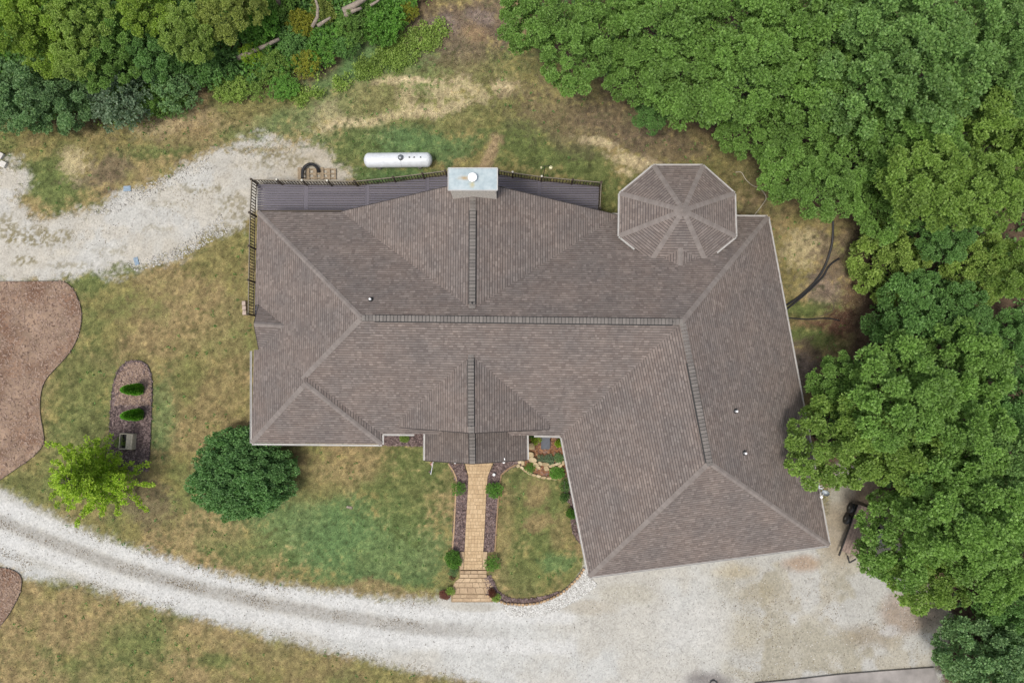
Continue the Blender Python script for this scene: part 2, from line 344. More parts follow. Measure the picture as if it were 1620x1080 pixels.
GR0, GRB, GRD, GRT = np.array((0.395, 0.383, 0.345)), np.array((0.42, 0.421, 0.40)), np.array((0.21, 0.19, 0.155)), np.array((0.325, 0.30, 0.24))
def gravel_col(x, y, px, py):
    n1 = fbm(x, y, 0.35, 50, 4); n2 = fbm(x, y, 2.2, 60, 4); n3 = fbm(x, y, 6.0, 71, 2)
    c = GR0 + (GRB - GR0) * sstep(.35, .65, n1)[:, None]
    def mixto(c, col, w): return c + (np.array(col) - c) * np.clip(w, 0, 1)[:, None]
    st1 = pline(px, py, [(-60, 800), (60, 848), (180, 893), (300, 927), (420, 954), (540, 975), (660, 992), (800, 1005)])
    c = mixto(c, GRD, sstep(16, 3, st1 + (n2 - .5) * 18) * sstep(.34, .60, n3 * .5 + n2 * .5) * sstep(800, 560, px) * 1.5 * sstep(.25, .6, vn(x * 8, y * 8, 143)))
    c = mixto(c, (0.315, 0.305, 0.28), sstep(17, 5, st1 + (n2 - .5) * 8) * .8 * sstep(900, 640, px))
    for off, w in (((0, -24), .55), ((-4, 24), .55)):
        s2 = pline(px, py, [(-60 + off[0], 800 + off[1]), (60, 848 + off[1]), (180, 893 + off[1]), (300, 927 + off[1]), (420, 954 + off[1]), (540, 975 + off[1]), (660, 992 + off[1]), (900, 1000 + off[1])])
        c = mixto(c, (0.485, 0.485, 0.468), sstep(17, 5, s2 + (n2 - .5) * 8) * .8 * (py > 700))
    yard = sstep(1100, 1260, px + (n1 - .5) * 180) * (py > 700)
    c = mixto(c, GRT, yard * .75)
    c = mixto(c, (0.285, 0.265, 0.205), yard * sstep(.50, .64, n1) * .7)
    c = mixto(c, (0.40, 0.40, 0.385), yard * sstep(.50, .38, fbm(x, y, .5, 95, 3)) * .7)
    for bx, by, rx, ry, cc, w in ((1195, 935, 55, 34, (0.27, 0.235, 0.155), .6), (1190, 1000, 50, 50, (0.30, 0.27, 0.195), .6), (1265, 890, 40, 16, (0.28, 0.19, 0.12), .7), (1170, 905, 60, 20, (0.34, 0.29, 0.19), .6),
                              (1370, 1005, 60, 30, (0.24, 0.20, 0.14), .7), (1440, 970, 70, 40, (0.27, 0.215, 0.17), .8), (1125, 1078, 50, 22, (0.16, 0.145, 0.14), .85), (1405, 998, 24, 12, (0.42, 0.42, 0.42), .6), (1100, 990, 70, 50, (0.44, 0.435, 0.41), .5), (1330, 850, 40, 60, (0.30, 0.25, 0.18), .8), (1385, 790, 60, 50, (0.21, 0.155, 0.11), .9), (990, 940, 50, 18, (0.35, 0.33, 0.27), .6), (930, 960, 50, 14, (0.33, 0.30, 0.24), .6), (760, 962, 60, 8, (0.33, 0.31, 0.26), .6)):
        d = np.hypot((px - bx) / rx, (py - by) / ry) + (n1 - .5) * 1.1
        c = mixto(c, cc, sstep(1.1, .35, d) * w)
    trk = (py < 500)
    c = mixto(c, (0.34, 0.29, 0.205), trk * sstep(380, 520, px + (n2 - .5) * 120) * .75)
    c = mixto(c, (0.38, 0.345, 0.28), trk * .2)
    c = mixto(c, (0.40, 0.37, 0.31), trk * sstep(.42, .62, fbm(x, y, .8, 81, 3)) * .6)
    for bx, by, rx, ry, w in ((60, 375, 60, 18, .8), (40, 412, 26, 10, .8), (10, 365, 30, 26, .7), (355, 365, 40, 14, .6), (330, 300, 30, 9, .4), (270, 325, 40, 8, .3), (420, 240, 46, 10, .7), (400, 262, 30, 8, .4), (460, 256, 44, 14, .6), (300, 298, 54, 8, .5), (180, 398, 34, 9, .4), (250, 360, 40, 7, .35), (120, 420, 44, 7, .5), (370, 325, 30, 24, .6)):
        d = np.hypot((px - bx) / rx, (py - by) / ry) + (n2 - .5) * 1.4
        c = mixto(c, (0.17, 0.145, 0.07), sstep(1.1, .5, d) * w * sstep(.35, .6, n3))
    c = c * (0.86 + 0.28 * n2)[:, None]
    dark = sstep(.74, .84, n3 * .6 + vn(x * 9, y * 9, 88) * .4)
    c = c * (1 - .35 * dark)[:, None]
    return c
def gravel_mask(x, y, px, py):
    w = (fbm(x, y, 0.9, 30, 4) - .5) * 26 + (fbm(x, y, 4.0, 33, 3) - .5) * 16
    d1 = sdf(px, py, DRIVE); firm = sstep(760, 790, px) * sstep(945, 925, px) * sstep(985, 965, py)
    m1 = d1 + w * .55 * (1 - firm)
    m2 = sdf(px, py, TRACK) + w * 1.3 - 4 - 14 * sstep(380, 500, px)
    # the grassy islands in the upper track
    for bx, by, rx, ry in ((85, 300, 50, 36), (240, 262, 40, 10), (425, 236, 44, 8)):
        d = (np.hypot((px - bx) / rx, (py - by) / ry) - 1) * min(rx, ry) + w * .8
        m2 = np.minimum(m2, d)
    d3 = 18 - np.hypot(px - 20, (py - 290) * .8) + w * 1.2
    return m1, np.maximum(m2, d3)
def ground_col(x, y, px, py):
    wx = (fbm(x, y, 0.22, 1, 3) - .5) * 60; wy = (fbm(x, y, 0.22, 5, 3) - .5) * 60
    n1 = fbm(x, y, 0.18, 11, 4); n2 = fbm(x, y, 0.9, 21, 4); n3 = fbm(x, y, 3.5, 25, 3)
    n4 = .6 * vn(x * 4.3, y * 4.3, 131) + .4 * vn(x * 8.1, y * 8.1, 137)
    tan, grn = np.array(TAN), np.array(OLV)
    c = tan + (grn - tan) * sstep(.38, .62, n1 * .6 + n2 * .4)[:, None]
    g2 = sstep(.52, .68, fbm(x, y, .45, 41, 4)); c = c + (np.array(GRN) - c) * (g2 * .5)[:, None]
    for bx, by, rx, ry, an, cc, w in BLOBS:
        dx, dy = px + wx * .5 - bx, py + wy * .5 - by
        ca, sa = math.cos(an), math.sin(an)
        d = np.hypot((dx * ca + dy * sa) / (rx * 1.15), (-dx * sa + dy * ca) / (ry * 1.15)) + (n2 - .5) * .9 + (n3 - .5) * .7 + (n4 - .5) * (1.3 if cc in (STRAW, DIRT) else .7)
        c = c + (np.array(cc) - c) * (sstep(1.15, .45, d) * w)[:, None]
    lawn_ = sstep(20, -10, np.maximum(sdf(px, py, WOOD_R), sdf(px, py, WOOD_L)))
    c = c + (c * np.array((1.55, 1.48, 1.4)) - c) * (sstep(.60, .85, n4) * .55 * lawn_)[:, None]
    c = c + (np.array(GRN) * .62 - c) * (sstep(.40, .14, n4) * .5 * lawn_)[:, None]
    lines = pline(px, py, [(784, 222), (777, 243), (764, 268)])
    c = c + (np.array((0.27, 0.195, 0.115)) - c) * (sstep(15, 5, lines + (n3 - .5) * 12 + (n4 - .5) * 8) * .85)[:, None]
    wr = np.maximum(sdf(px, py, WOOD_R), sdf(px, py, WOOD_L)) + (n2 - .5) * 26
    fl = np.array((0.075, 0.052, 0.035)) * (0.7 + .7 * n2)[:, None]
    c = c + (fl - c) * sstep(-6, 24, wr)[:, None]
    m1, m2 = gravel_mask(x, y, px, py); m = np.maximum(m1, m2)
    c = c * np.clip(1 + (n3 - .5) * 1.15 + (n2 - .5) * .25, .45, 1.7)[:, None]
    gc = gravel_col(x, y, px, py)
    fine = vn(x * 8, y * 8, 91)
    lawn2 = sdf(px, py, [(770, 760), (895, 760), (921, 868), (922, 897), (909, 917), (887, 937), (846, 953), (800, 952), (772, 941)])
    wgt = sstep(-20, 3, m + (fine - .5) * 16) * sstep(1.5, -1, lawn2)
    c = c + (gc * .93 - c) * (wgt * sstep(-26, -2, m))[:, None]
    return c

# ------------------------------------------------------------------ ground sheet
def grid_axis(lo, hi, step, far):
    a = list(np.arange(lo, hi + 1e-6, step)); s = step * 4; p = hi
    while p < far: p += s; a.append(p); s *= 1.7
    s = step * 4; p = lo; b = []
    while p > -far: p -= s; b.append(p); s *= 1.7
    return np.array(b[::-1] + a)
gx = grid_axis(-37.5, 37.5, 0.10, 500); gy = grid_axis(-24.5, 29.0, 0.10, 500)
X, Y = np.meshgrid(gx, gy); xs, ys = X.ravel(), Y.ravel()
gpx, gpy = W2P(np.clip(xs, -60, 60), np.clip(ys, -45, 45))
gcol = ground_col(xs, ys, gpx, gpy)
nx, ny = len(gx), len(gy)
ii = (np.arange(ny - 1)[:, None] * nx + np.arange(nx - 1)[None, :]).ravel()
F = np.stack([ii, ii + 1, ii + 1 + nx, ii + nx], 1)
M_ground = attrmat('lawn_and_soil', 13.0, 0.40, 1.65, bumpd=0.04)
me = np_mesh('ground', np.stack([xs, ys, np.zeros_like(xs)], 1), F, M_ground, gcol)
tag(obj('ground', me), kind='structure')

M_gravel = attrmat('crushed_limestone', 12.0, 0.84, 1.16, bumpd=0.008, speck=10.0)
def gravel_sheet(name, which, xr, yr, step=0.075, z=0.006):
    ax = np.arange(xr[0], xr[1], step); ay = np.arange(yr[0], yr[1], step)
    A, B = np.meshgrid(ax, ay); x, y = A.ravel(), B.ravel(); px, py = W2P(x, y)
    m = gravel_mask(x, y, px, py)[which]
    keep_v = m + (vn(x * 9, y * 9, 77) - .5) * 7 > 0
    n = len(ax); k = (np.arange(len(ay) - 1)[:, None] * n + np.arange(n - 1)[None, :]).ravel()
    q = np.stack([k, k + 1, k + 1 + n, k + n], 1)
    q = q[keep_v[q].sum(1) >= 3]
    used = np.unique(q); remap = np.zeros(len(x), int); remap[used] = np.arange(len(used))
    V = np.stack([x[used], y[used], np.full(len(used), z)], 1)
    me = np_mesh(name, V, remap[q], M_gravel, gravel_col(x[used], y[used], px[used], py[used]))
    return tag(obj(name, me), kind='structure')
gravel_sheet('gravel_drive', 0, (-37.5, 33), (-24.3, -4.5))
gravel_sheet('gravel_track', 1, (-37.5, -9), (6.2, 18.5))

# ------------------------------------------------------------------ beds of mulch
def sample_poly(poly, n, z=0.0):
    xs_ = [p[0] for p in poly]; ys_ = [p[1] for p in poly]; out = np.zeros((0, 2))
    while len(out) < n:
        a = np.stack([rng.uniform(max(-20, min(xs_)), max(xs_), n), rng.uniform(min(ys_), max(ys_), n)], 1)
        out = np.concatenate([out, a[sdf(a[:, 0], a[:, 1], poly) > 0]])
    out = out[:n]
    w = np.array([U(a, b, z)[:] for a, b in out]); return w
def chips(name, poly, n, mat, z, size, parent):
    P = sample_poly(poly, n, z); a = rng.uniform(0, 6.28, n); L = rng.uniform(.5, 1.4, n) * size; Wd = L * rng.uniform(.25, .6, n)
    d = np.stack([np.cos(a), np.sin(a), rng.uniform(-.35, .35, n)], 1); s = np.stack([-np.sin(a), np.cos(a), rng.uniform(-.4, .4, n)], 1)
    P[:, 2] += rng.uniform(0.0, .03, n)
    V = np.concatenate([P - d * L[:, None] - s * Wd[:, None], P + d * L[:, None] - s * Wd[:, None], P + d * L[:, None] + s * Wd[:, None], P - d * L[:, None] + s * Wd[:, None]])
    i = np.arange(n); o = obj(name, np_mesh(name, V, np.stack([i, i + n, i + 2 * n, i + 3 * n], 1), mat), parent)
    o['kind'] = 'stuff'; return o
def smooth_poly(poly, it=2):
    for _ in range(it):
        q = []
        for i in range(len(poly)):
            a, b = poly[i], poly[(i + 1) % len(poly)]
            q += [(a[0] * .75 + b[0] * .25, a[1] * .75 + b[1] * .25), (a[0] * .25 + b[0] * .75, a[1] * .25 + b[1] * .75)]
        poly = q
    return poly
def bed(poly, mat, chipmat, nchip, z=0.05, chip=0.07, edging=True, it=2):
    P = smooth_poly(poly, it) if it else poly
    pts = PXL(P, z)
    m = MB(); m.prism([(p.x, p.y) for p in pts], 0.0, z)
    o = m.build('mulch_bed', mat); o['kind'] = 'structure'
    chips('mulch_chips', poly, nchip, chipmat, z + .004, chip, o)
    if edging:
        e = MB(); pp = PXL(P + P[:1], .075); e.tube([(p.x, p.y, .075) for p in pp], .014, 6, False); e.build('edging', M_edging, o)
    return o
bed(BED_L, M_mulch_p, M_chip, 5000, chip=.06)
bed(BED_B, M_mulch_p, M_chip, 900, chip=.06)
bed(BED_I, M_mulch_d, M_chip_d, 3500, chip=.08)
bed(BED_W1, M_mulch_w, M_chip_d, 1500, edging=False)
bed(BED_W2, M_mulch_w, M_chip_d, 1800, edging=False, it=1)
bed(BED_E, M_mulch_d, M_chip_d, 1200, edging=False, it=0)
bed(BED_R, M_mulch_w, M_chip_o, 1500, edging=False, it=1)
bed(CURVEBED, M_mulch_w, M_chip_d, 900, edging=False, it=0)
lt = [(170, 600), (190, 565), (236, 570), (246, 620), (244, 650), (170, 650)]
chips('pale_mulch_chips', [(182, 640), (184, 600), (200, 577), (218, 573), (232, 580), (238, 605), (238, 640)], 2200, M_chip, .055, .09, bpy.data.objects['mulch_bed.002'])
# white pebbles beside the curved bed
pm = smooth_poly(PEBBLE, 1); pp = PXL(pm, .03)
pb = MB().prism([(p.x, p.y) for p in pp], 0, .03).build('pebble_strip', simple('pale_pebble_base', (0.46, 0.455, 0.43), 0.95, 0.3, 9, bumpd=.02)); pb['kind'] = 'structure'
M_pebble = island('white_pebble', [(0, (0.28, 0.27, 0.25)), (.5, (.47, .465, .44)), (1, (.62, .62, .60))], .85)
def pebbles(name, poly, n, size, mat, parent, z):
    P = sample_poly(poly, n, z); V = []; Fq = []
    base = np.array([(-1, -1, 0), (1, -1, 0), (1, 1, 0), (-1, 1, 0), (-.6, -.6, .8), (.6, -.6, .8), (.6, .6, .8), (-.6, .6, .8)])
    fq = np.array([(4, 5, 6, 7), (0, 1, 5, 4), (1, 2, 6, 5), (2, 3, 7, 6), (3, 0, 4, 7)])
    a = rng.uniform(0, 6.28, n); s = rng.uniform(.5, 1.25, (n, 1)) * size; asp = rng.uniform(.6, 1, n)
    bx = base[None, :, 0] * s; by = base[None, :, 1] * s * asp[:, None]; bz = base[None, :, 2] * s
    x = bx * np.cos(a)[:, None] - by * np.sin(a)[:, None] + P[:, :1]; y = bx * np.sin(a)[:, None] + by * np.cos(a)[:, None] + P[:, 1:2]
    V = np.stack([x, y, bz + P[:, 2:3]], 2).reshape(-1, 3); Fq = (fq[None] + 8 * np.arange(n)[:, None, None]).reshape(-1, 4)
    o = obj(name, np_mesh(name, V, Fq, mat), parent); o['kind'] = 'stuff'; return o
pebbles('pebbles', PEBBLE, 3500, .05, M_pebble, pb, .028)
M_peb2 = island('drive_stone', [(0, (0.16, 0.15, 0.13)), (.35, (.36, .35, .32)), (1, (.52, .51, .48))], .9)
go = pebbles('loose_gravel', [(350, 340), (270, 395), (200, 418), (215, 430), (290, 408), (360, 368)], 600, .05, M_peb2, None, .004)
go2 = pebbles('loose_gravel', [(140, 340), (200, 303), (260, 279), (330, 250), (335, 268), (250, 305), (180, 338)], 500, .05, M_peb2, None, .004)
go3 = pebbles('loose_gravel', [(0, 890), (0, 795), (100, 835), (300, 905), (500, 945), (700, 958), (800, 975), (1000, 920), (1300, 870), (1450, 960), (1440, 1060), (1150, 1078), (800, 1075), (500, 1012), (300, 960), (100, 905)], 3500, .03, M_peb2, None, .004)

# ------------------------------------------------------------------ the house: roof planes
ZE, ZR = 3.2, 7.3
def plane(a, b, c):
    n = (b - a).cross(c - a); return (-n.x / n.z, -n.y / n.z, a.z + (n.x * a.x + n.y * a.y) / n.z)
def ev(pl, p): return pl[0] * p[0] + pl[1] * p[1] + pl[2]
def clip(poly, f):
    out = []; n = len(poly)
    for i in range(n):
        a, b = poly[i], poly[(i + 1) % n]; fa, fb = f(a), f(b)
        if fa >= 0: out.append(a)
        if (fa >= 0) != (fb >= 0):
            t = fa / (fa - fb); out.append((a[0] + (b[0] - a[0]) * t, a[1] + (b[1] - a[1]) * t))
    return out
BIG = [(-60, -60), (60, -60), (60, 60), (-60, 60)]
def le(p, q, e=0.0): return lambda s: ev(q, s) - ev(p, s) + e            # keep where p <= q
def above(p, z): return lambda s: ev(p, s) - z
def side(a, b):                                                          # keep left of a->b
    return lambda s: (b[0] - a[0]) * (s[1] - a[1]) - (b[1] - a[1]) * (s[0] - a[0])
def cl(*fs, base=BIG):
    P = base
    for f in fs: P = clip(P, f)
    return P
mid = U(826, 506, ZR)
NWc, NEc = U(408, 335, ZE), U(1215, 343, ZE)
MN = plane(NWc, NEc, mid)
MS = plane(U(605, 685, ZE), U(889, 689, ZE), mid)
MW = plane(U(408, 335, ZE), U(398, 700, ZE), U(572, 500, ZR))
J = U(1080, 511, ZR)
WE = plane(U(1215, 343, ZE), U(1312, 862, ZE), J)
WW = plane(U(888, 690, ZE), U(932, 912, ZE), J)
Q = on_plane(483, 607, MW)
SWs = plane(U(398, 700, ZE), U(603, 702, ZE), Q)
SWe = plane(U(603, 702, ZE), U(603, 686, ZE), Q)
W_ = on_plane(1127, 735, WE)
WS = plane(U(932, 912, ZE), U(1312, 862, ZE), W_)
gb = on_plane(747, 490, MN); zN = gb.z
NGw = plane(U(540, 335, ZE), U(747, 490, zN), U(748, 320, zN))
NGe = plane(U(979, 341, ZE), U(748, 320, zN), U(747, 490, zN))
c1, c2 = on_plane(410, 482, MW), on_plane(410, 553, MW)
eps = .06
slopes = []   # (plane, polygon)
slopes.append((MN, cl(above(MN, ZE), le(MN, MS), le(MN, MW), le(MN, WE))))
slopes.append((MS, cl(above(MS, ZE), le(MS, MN), le(MS, MW), le(MS, WE), le(WW, MS, eps))))
mwA = cl(above(MW, ZE), le(MW, MN), le(MW, MS))
yN, yS = c1.y, c2.y
slopes.append((MW, clip(mwA, lambda s: s[1] - yN)))
slopes.append((MW, cl(lambda s: yN - s[1], lambda s: s[1] - yS, side(c2, c1) if side(c2, c1)((0, 0)) > 0 else side(c1, c2), base=mwA)))
slopes.append((MW, clip(mwA, lambda s: yS - s[1])))
slopes.append((MW, cl(above(MW, ZE), le(MS, MW), le(MW, SWs), le(MW, SWe))))
slopes.append((SWs, cl(above(SWs, ZE), le(SWs, MW), le(SWs, SWe), le(MS, SWs, eps))))
slopes.append((SWe, cl(above(SWe, ZE), le(SWe, SWs), le(SWe, MW), le(MS, SWe, eps))))
slopes.append((WE, cl(above(WE, ZE), le(WE, MN), le(WE, WW), le(WE, WS))))
slopes.append((WW, cl(above(WW, ZE), le(WW, WE), le(WW, WS), le(MS, WW, eps))))
slopes.append((WS, cl(above(WS, ZE), le(WS, WE), le(WS, WW))))
pk = U(748, 286, zN); a_ = gb
nA = U(540, 335, ZE); nB = U(979, 341, ZE)
slopes.append((NGw, [(nA.x, nA.y), (a_.x, a_.y), (pk.x, pk.y)]))
slopes.append((NGe, [(nB.x, nB.y), (pk.x, pk.y), (a_.x, a_.y)]))
# front porch gable (upper) and lower porch roof
pb_ = on_plane(745, 560, MS); zP = pb_.z; pf = U(745.5, 684.5, zP)
l0 = on_plane(632, 664, MS); l1 = U(632, 675.5, l0.z); r0 = on_plane(868, 666, MS); r1 = U(868, 678.5, r0.z)
PGw = plane(l0, pb_, pf); PGe = plane(r0, pf, pb_)
slopes.append((PGw, [(l0.x, l0.y), (l1.x, l1.y), (pf.x, pf.y), (pb_.x, pb_.y)]))
slopes.append((PGe, [(r0.x, r0.y), (pb_.x, pb_.y), (pf.x, pf.y), (r1.x, r1.y)]))
ZL, ZLR = 2.75, 4.35
q0, q1 = U(673, 666, ZL), U(672, 728, ZL); s0, s1 = U(832, 666, ZL), U(834, 727, ZL); lf, lb = U(747.5, 733, ZLR), U(746.5, 668, ZLR)
LPw = plane(q0, lf, lb); LPe = plane(s0, lf, lb)
slopes.append((LPw, [(q0.x, q0.y), (q1.x, q1.y), (lf.x, lf.y), (lb.x, lb.y)]))
slopes.append((LPe, [(s0.x, s0.y), (lb.x, lb.y), (lf.x, lf.y), (s1.x, s1.y)]))
# little west gable over the side door
wb = on_plane(450, 515, MW); wt = U(402, 512, wb.z)
WGn = plane(c1, wt, wb); WGs = plane(c2, wb, wt)
slopes.append((WGn, [(c1.x, c1.y), (wt.x, wt.y), (wb.x, wb.y)]))
slopes.append((WGs, [(c2.x, c2.y), (wb.x, wb.y), (wt.x, wt.y)]))
# octagonal turret
ZO = 4.85
OCT = [(1034, 262), (1112, 262), (1162, 306), (1164, 374), (1116, 413), (1030, 413), (980, 373), (981, 306)]
ov = [U(a, b, ZO) for a, b in OCT]; oc = sum(ov, Vector()) / 8; apex = Vector((U(1081, 333, ZO + 1.5).x, U(1081, 333, ZO + 1.5).y, ZO + 1.5))
for i in range(8):
    a, b = ov[i], ov[(i + 1) % 8]; slopes.append((plane(a, b, apex), [(a.x, a.y), (b.x, b.y), (apex.x, apex.y)]))
kb = on_plane(1076, 420, MN); kf = U(1077, 372, kb.z); kl = U(1032, 404, ZO - .1); kr = U(1124, 404, ZO - .1)
slopes.append((plane(kl, kf, kb), [(kl.x, kl.y), (kb.x, kb.y), (kf.x, kf.y)]))
slopes.append((plane(kr, kf, kb), [(kr.x, kr.y), (kf.x, kf.y), (kb.x, kb.y)]))

hc = U(810, 520, 0)
house = empty('house', (hc.x, hc.y, 0), 'large sprawling house with brown shingled hip roofs, stone chimney and octagonal turret', 'house')
def hchild(o, parent=None):
    """parent an object built in world coordinates under the house (or a part of it) without moving it."""
    o.parent = parent or house
    if parent is None: o.matrix_parent_inverse = Matrix.Translation((-hc.x, -hc.y, 0))
    return o
GAP = 0.036                                     # dark shadow band left open under each course
def shingles(pl, poly, E=0.165):
    g = Vector((pl[0], pl[1], 0)); gl = g.length
    S = Vector((pl[0] / gl, pl[1] / gl, gl)).normalized()        # up the slope
    T = Vector((-pl[1] / gl, pl[0] / gl, 0)); N = T.cross(S)
    if N.z < 0: T = -T; N = T.cross(S)
    o = Vector((poly[0][0], poly[0][1], ev(pl, poly[0])))
    L = []
    for p in poly:
        v = Vector((p[0], p[1], ev(pl, p))) - o; L.append((v.dot(T), v.dot(S)))
    A = sum(L[i][0] * L[(i + 1) % len(L)][1] - L[(i + 1) % len(L)][0] * L[i][1] for i in range(len(L)))
    if A < 0: L = L[::-1]
    smin, smax = min(p[1] for p in L), max(p[1] for p in L)
    V, Fs = [], []
    s = smin - 0.02
    while s < smax:
        row = clip(clip(L, lambda p: p[1] - s), lambda p: s + E - GAP - p[1])
        if len(row) >= 3:
            t0, t1 = min(p[0] for p in row), max(p[0] for p in row)
            t = t0 - random.random() * .3
            while t < t1:
                w = random.choice((.12, .16, .2, .24, .3)); u0, u1 = t, t + w; t = u1
                q = clip(clip(row, lambda p: p[0] - u0), lambda p: u1 - p[0])
                if len(q) < 3: continue
                th = random.choice((.010, .010, .018, .022)); n0 = len(V)
                for p in q:
                    h = th * (1 - (p[1] - s) / E) + .003
                    V.append(o + T * p[0] + S * p[1] + N * h)
                Fs.append(tuple(range(n0, n0 + len(q))))
                low = [i for i, p in enumerate(q) if abs(p[1] - s) < 1e-6]
                if len(low) == 2:
                    i, j = low
                    if (j + 1) % len(q) == i: i, j = j, i
                    n1 = len(V); V += [V[n0 + i] - N * (th + .004), V[n0 + j] - N * (th + .004)]
                    Fs.append((n0 + j, n0 + i, n1, n1 + 1))
        s += E
    return V, Fs
for pl, poly in slopes:
    if len(poly) < 3: print('EMPTY SLOPE'); continue
    n = len(poly)
    vs = [Vector((p[0], p[1], ev(pl, p) - .004)) for p in poly]; lo = [v - Vector((0, 0, .14)) for v in vs]
    A = sum(poly[i][0] * poly[(i + 1) % n][1] - poly[(i + 1) % n][0] * poly[i][1] for i in range(n))
    if A < 0: vs, lo = vs[::-1], lo[::-1]
    m = MB().add(vs + lo, [tuple(range(n)), tuple(range(n, 2 * n))[::-1]] + [(i, n + i, n + (i + 1) % n, (i + 1) % n) for i in range(n)])
    ro = hchild(m.build('roof_slope', M_underlay))
    V, Fs = shingles(pl, poly)
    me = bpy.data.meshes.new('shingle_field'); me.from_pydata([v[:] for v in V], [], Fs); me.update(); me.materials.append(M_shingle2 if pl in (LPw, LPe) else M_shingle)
    so_ = obj('shingle_field', me); so_.parent = ro; so_['kind'] = 'stuff'

# hips: folded caps in one strip each; ridges: a dark vent carrying single caps
def cap_mesh(mb, p, q, pl1, pl2, w=.15, lift=.03, thick=.02):
    p, q = Vector(p), Vector(q); d = (q - p).normalized(); out = []
    sd = d.cross(Vector((0, 0, 1))).normalized()
    for c, l in ((p, lift + thick), (q, lift)):
        a = c + sd * w; b = c - sd * w
        a.z = min(ev(pl1, a), ev(pl2, a)) + l; b.z = min(ev(pl1, b), ev(pl2, b)) + l
        cc = Vector((c.x, c.y, min(ev(pl1, c), ev(pl2, c)) + l - .012))
        out += [a, cc, b]
    mb.add(out + [out[0] - Vector((0, 0, thick)), out[1] - Vector((0, 0, thick)), out[2] - Vector((0, 0, thick))],
           [(0, 1, 4, 3), (1, 2, 5, 4), (6, 7, 1, 0), (7, 8, 2, 1)])
def hip(low, high, pl1, pl2, E=.16):
    low, high = Vector((low[0], low[1], 0)), Vector((high[0], high[1], 0)); L = (high - low).length; n = max(1, int(L / E)); mb = MB()
    for i in range(n): cap_mesh(mb, low.lerp(high, i / n), low.lerp(high, (i + 1.25) / n), pl1, pl2)
    o = hchild(mb.build('hip_capping', M_hip)); o['kind'] = 'stuff'
def cross2(p, q, near):
    """point on the line p==q nearest to a 2D point."""
    a, b, c = p[0] - q[0], p[1] - q[1], p[2] - q[2]; k = (a * near[0] + b * near[1] + c) / (a * a + b * b)
    return (near[0] - a * k, near[1] - b * k)
R0 = cross2(MN, MS, U(572, 500, ZR)); J0 = cross2(MN, MS, J)
hip(cross2(MN, MW, NWc), R0, MN, MW)
hip(cross2(MS, MW, Q), R0, MS, MW)
swc = cross2(SWs, MW, U(398, 700, ZE)); hip(swc, cross2(SWs, MW, Q), SWs, MW)
hip(cross2(SWs, SWe, U(603, 702, ZE)), cross2(SWs, SWe, Q), SWs, SWe)
hip(cross2(MN, WE, NEc), cross2(MN, WE, J), MN, WE)
W0 = cross2(WE, WW, W_)
hip(cross2(WS, WW, U(932, 912, ZE)), cross2(WS, WW, W_), WS, WW)
hip(cross2(WS, WE, U(1312, 862, ZE)), cross2(WS, WE, W_), WS, WE)
for i in range(8):
    p0 = plane(ov[i - 1], ov[i], apex); p1 = plane(ov[i], ov[(i + 1) % 8], apex); hip(ov[i], apex, p0, p1)
hip(kb, kf, plane(kl, kf, kb), plane(kr, kf, kb))
hip(wt, wb, WGn, WGs)
def ridge(a, b, pl1, pl2, vent0=.0, vent1=1.0, E=.205):
    """a ridge from a to b (plan points): a black vent strip between the fractions vent0..vent1, and a cap every E metres."""
    a, b = Vector((a[0], a[1], 0)), Vector((b[0], b[1], 0)); L = (b - a).length; n = int(L / E)
    d = (b - a).normalized(); ang = math.atan2(d.y, d.x)
    za = min(ev(pl1, a), ev(pl2, a)); zb = min(ev(pl1, b), ev(pl2, b)); slope = (zb - za) / L
    va, vb = a.lerp(b, vent0), a.lerp(b, vent1); mb = MB()
    sd = d.cross(Vector((0, 0, 1)))
    vs = []
    for c in (va, vb):
        zc = min(ev(pl1, c), ev(pl2, c))
        for off, dz in ((-.24, -.02), (-.22, .045), (0, .06), (.22, .045), (.24, -.02)):
            p = c + sd * off; vs.append((p.x, p.y, (min(ev(pl1, p), ev(pl2, p)) if off else zc) + dz))
    mb.add(vs, [(i, i + 1, i + 6, i + 5) for i in range(4)] + [(4, 3, 2, 1, 0), (5, 6, 7, 8, 9)])
    vo = hchild(mb.build('ridge_vent', M_vent))
    s1_ = -.145 * abs(pl1[0] * sd.x + pl1[1] * sd.y); s2_ = s1_
    t = .018
    def capme(nm, w):
        zz = -.02
        c = MB(); h0, h1 = t, .004
        c.add([(0, -w, zz + h0), (0, 0, h0), (0, w, zz + h0), (E * .88, -w, zz + h1), (E * .88, 0, h1), (E * .88, w, zz + h1), (0, -w, zz + h0 - .022), (0, 0, h0 - .022), (0, w, zz + h0 - .022)],
              [(0, 3, 4, 1), (1, 4, 5, 2), (6, 0, 1, 7), (7, 1, 2, 8)])
        return c.mesh(nm, M_cap)
    me = capme('ridge_cap', .175)
    for i in range(n):
        f = (i + .0) / n; p = a.lerp(b, f); inv = vent0 <= f <= vent1
        z = za + slope * L * f + (.062 if inv else .03)
        o = obj('ridge_cap', me); o.parent = vo
        o.location = (p.x, p.y, z); o.rotation_euler = (0, -math.atan(slope), ang)
NGr1 = cross2(NGw, NGe, U(748, 312, zN)); NGr0 = cross2(NGw, NGe, U(747, 488, zN))
ridge(J0, R0, MN, MS, .03, .96)
ridge(NGr0, NGr1, NGw, NGe, .04, .88)
ridge(pf, pb_, PGw, PGe, .08, .93)
ridge(lf, (lf + (lb - lf) * .82), LPw, LPe, .0, .97)
ridge(W0, cross2(WE, WW, J), WE, WW, .02, .72)

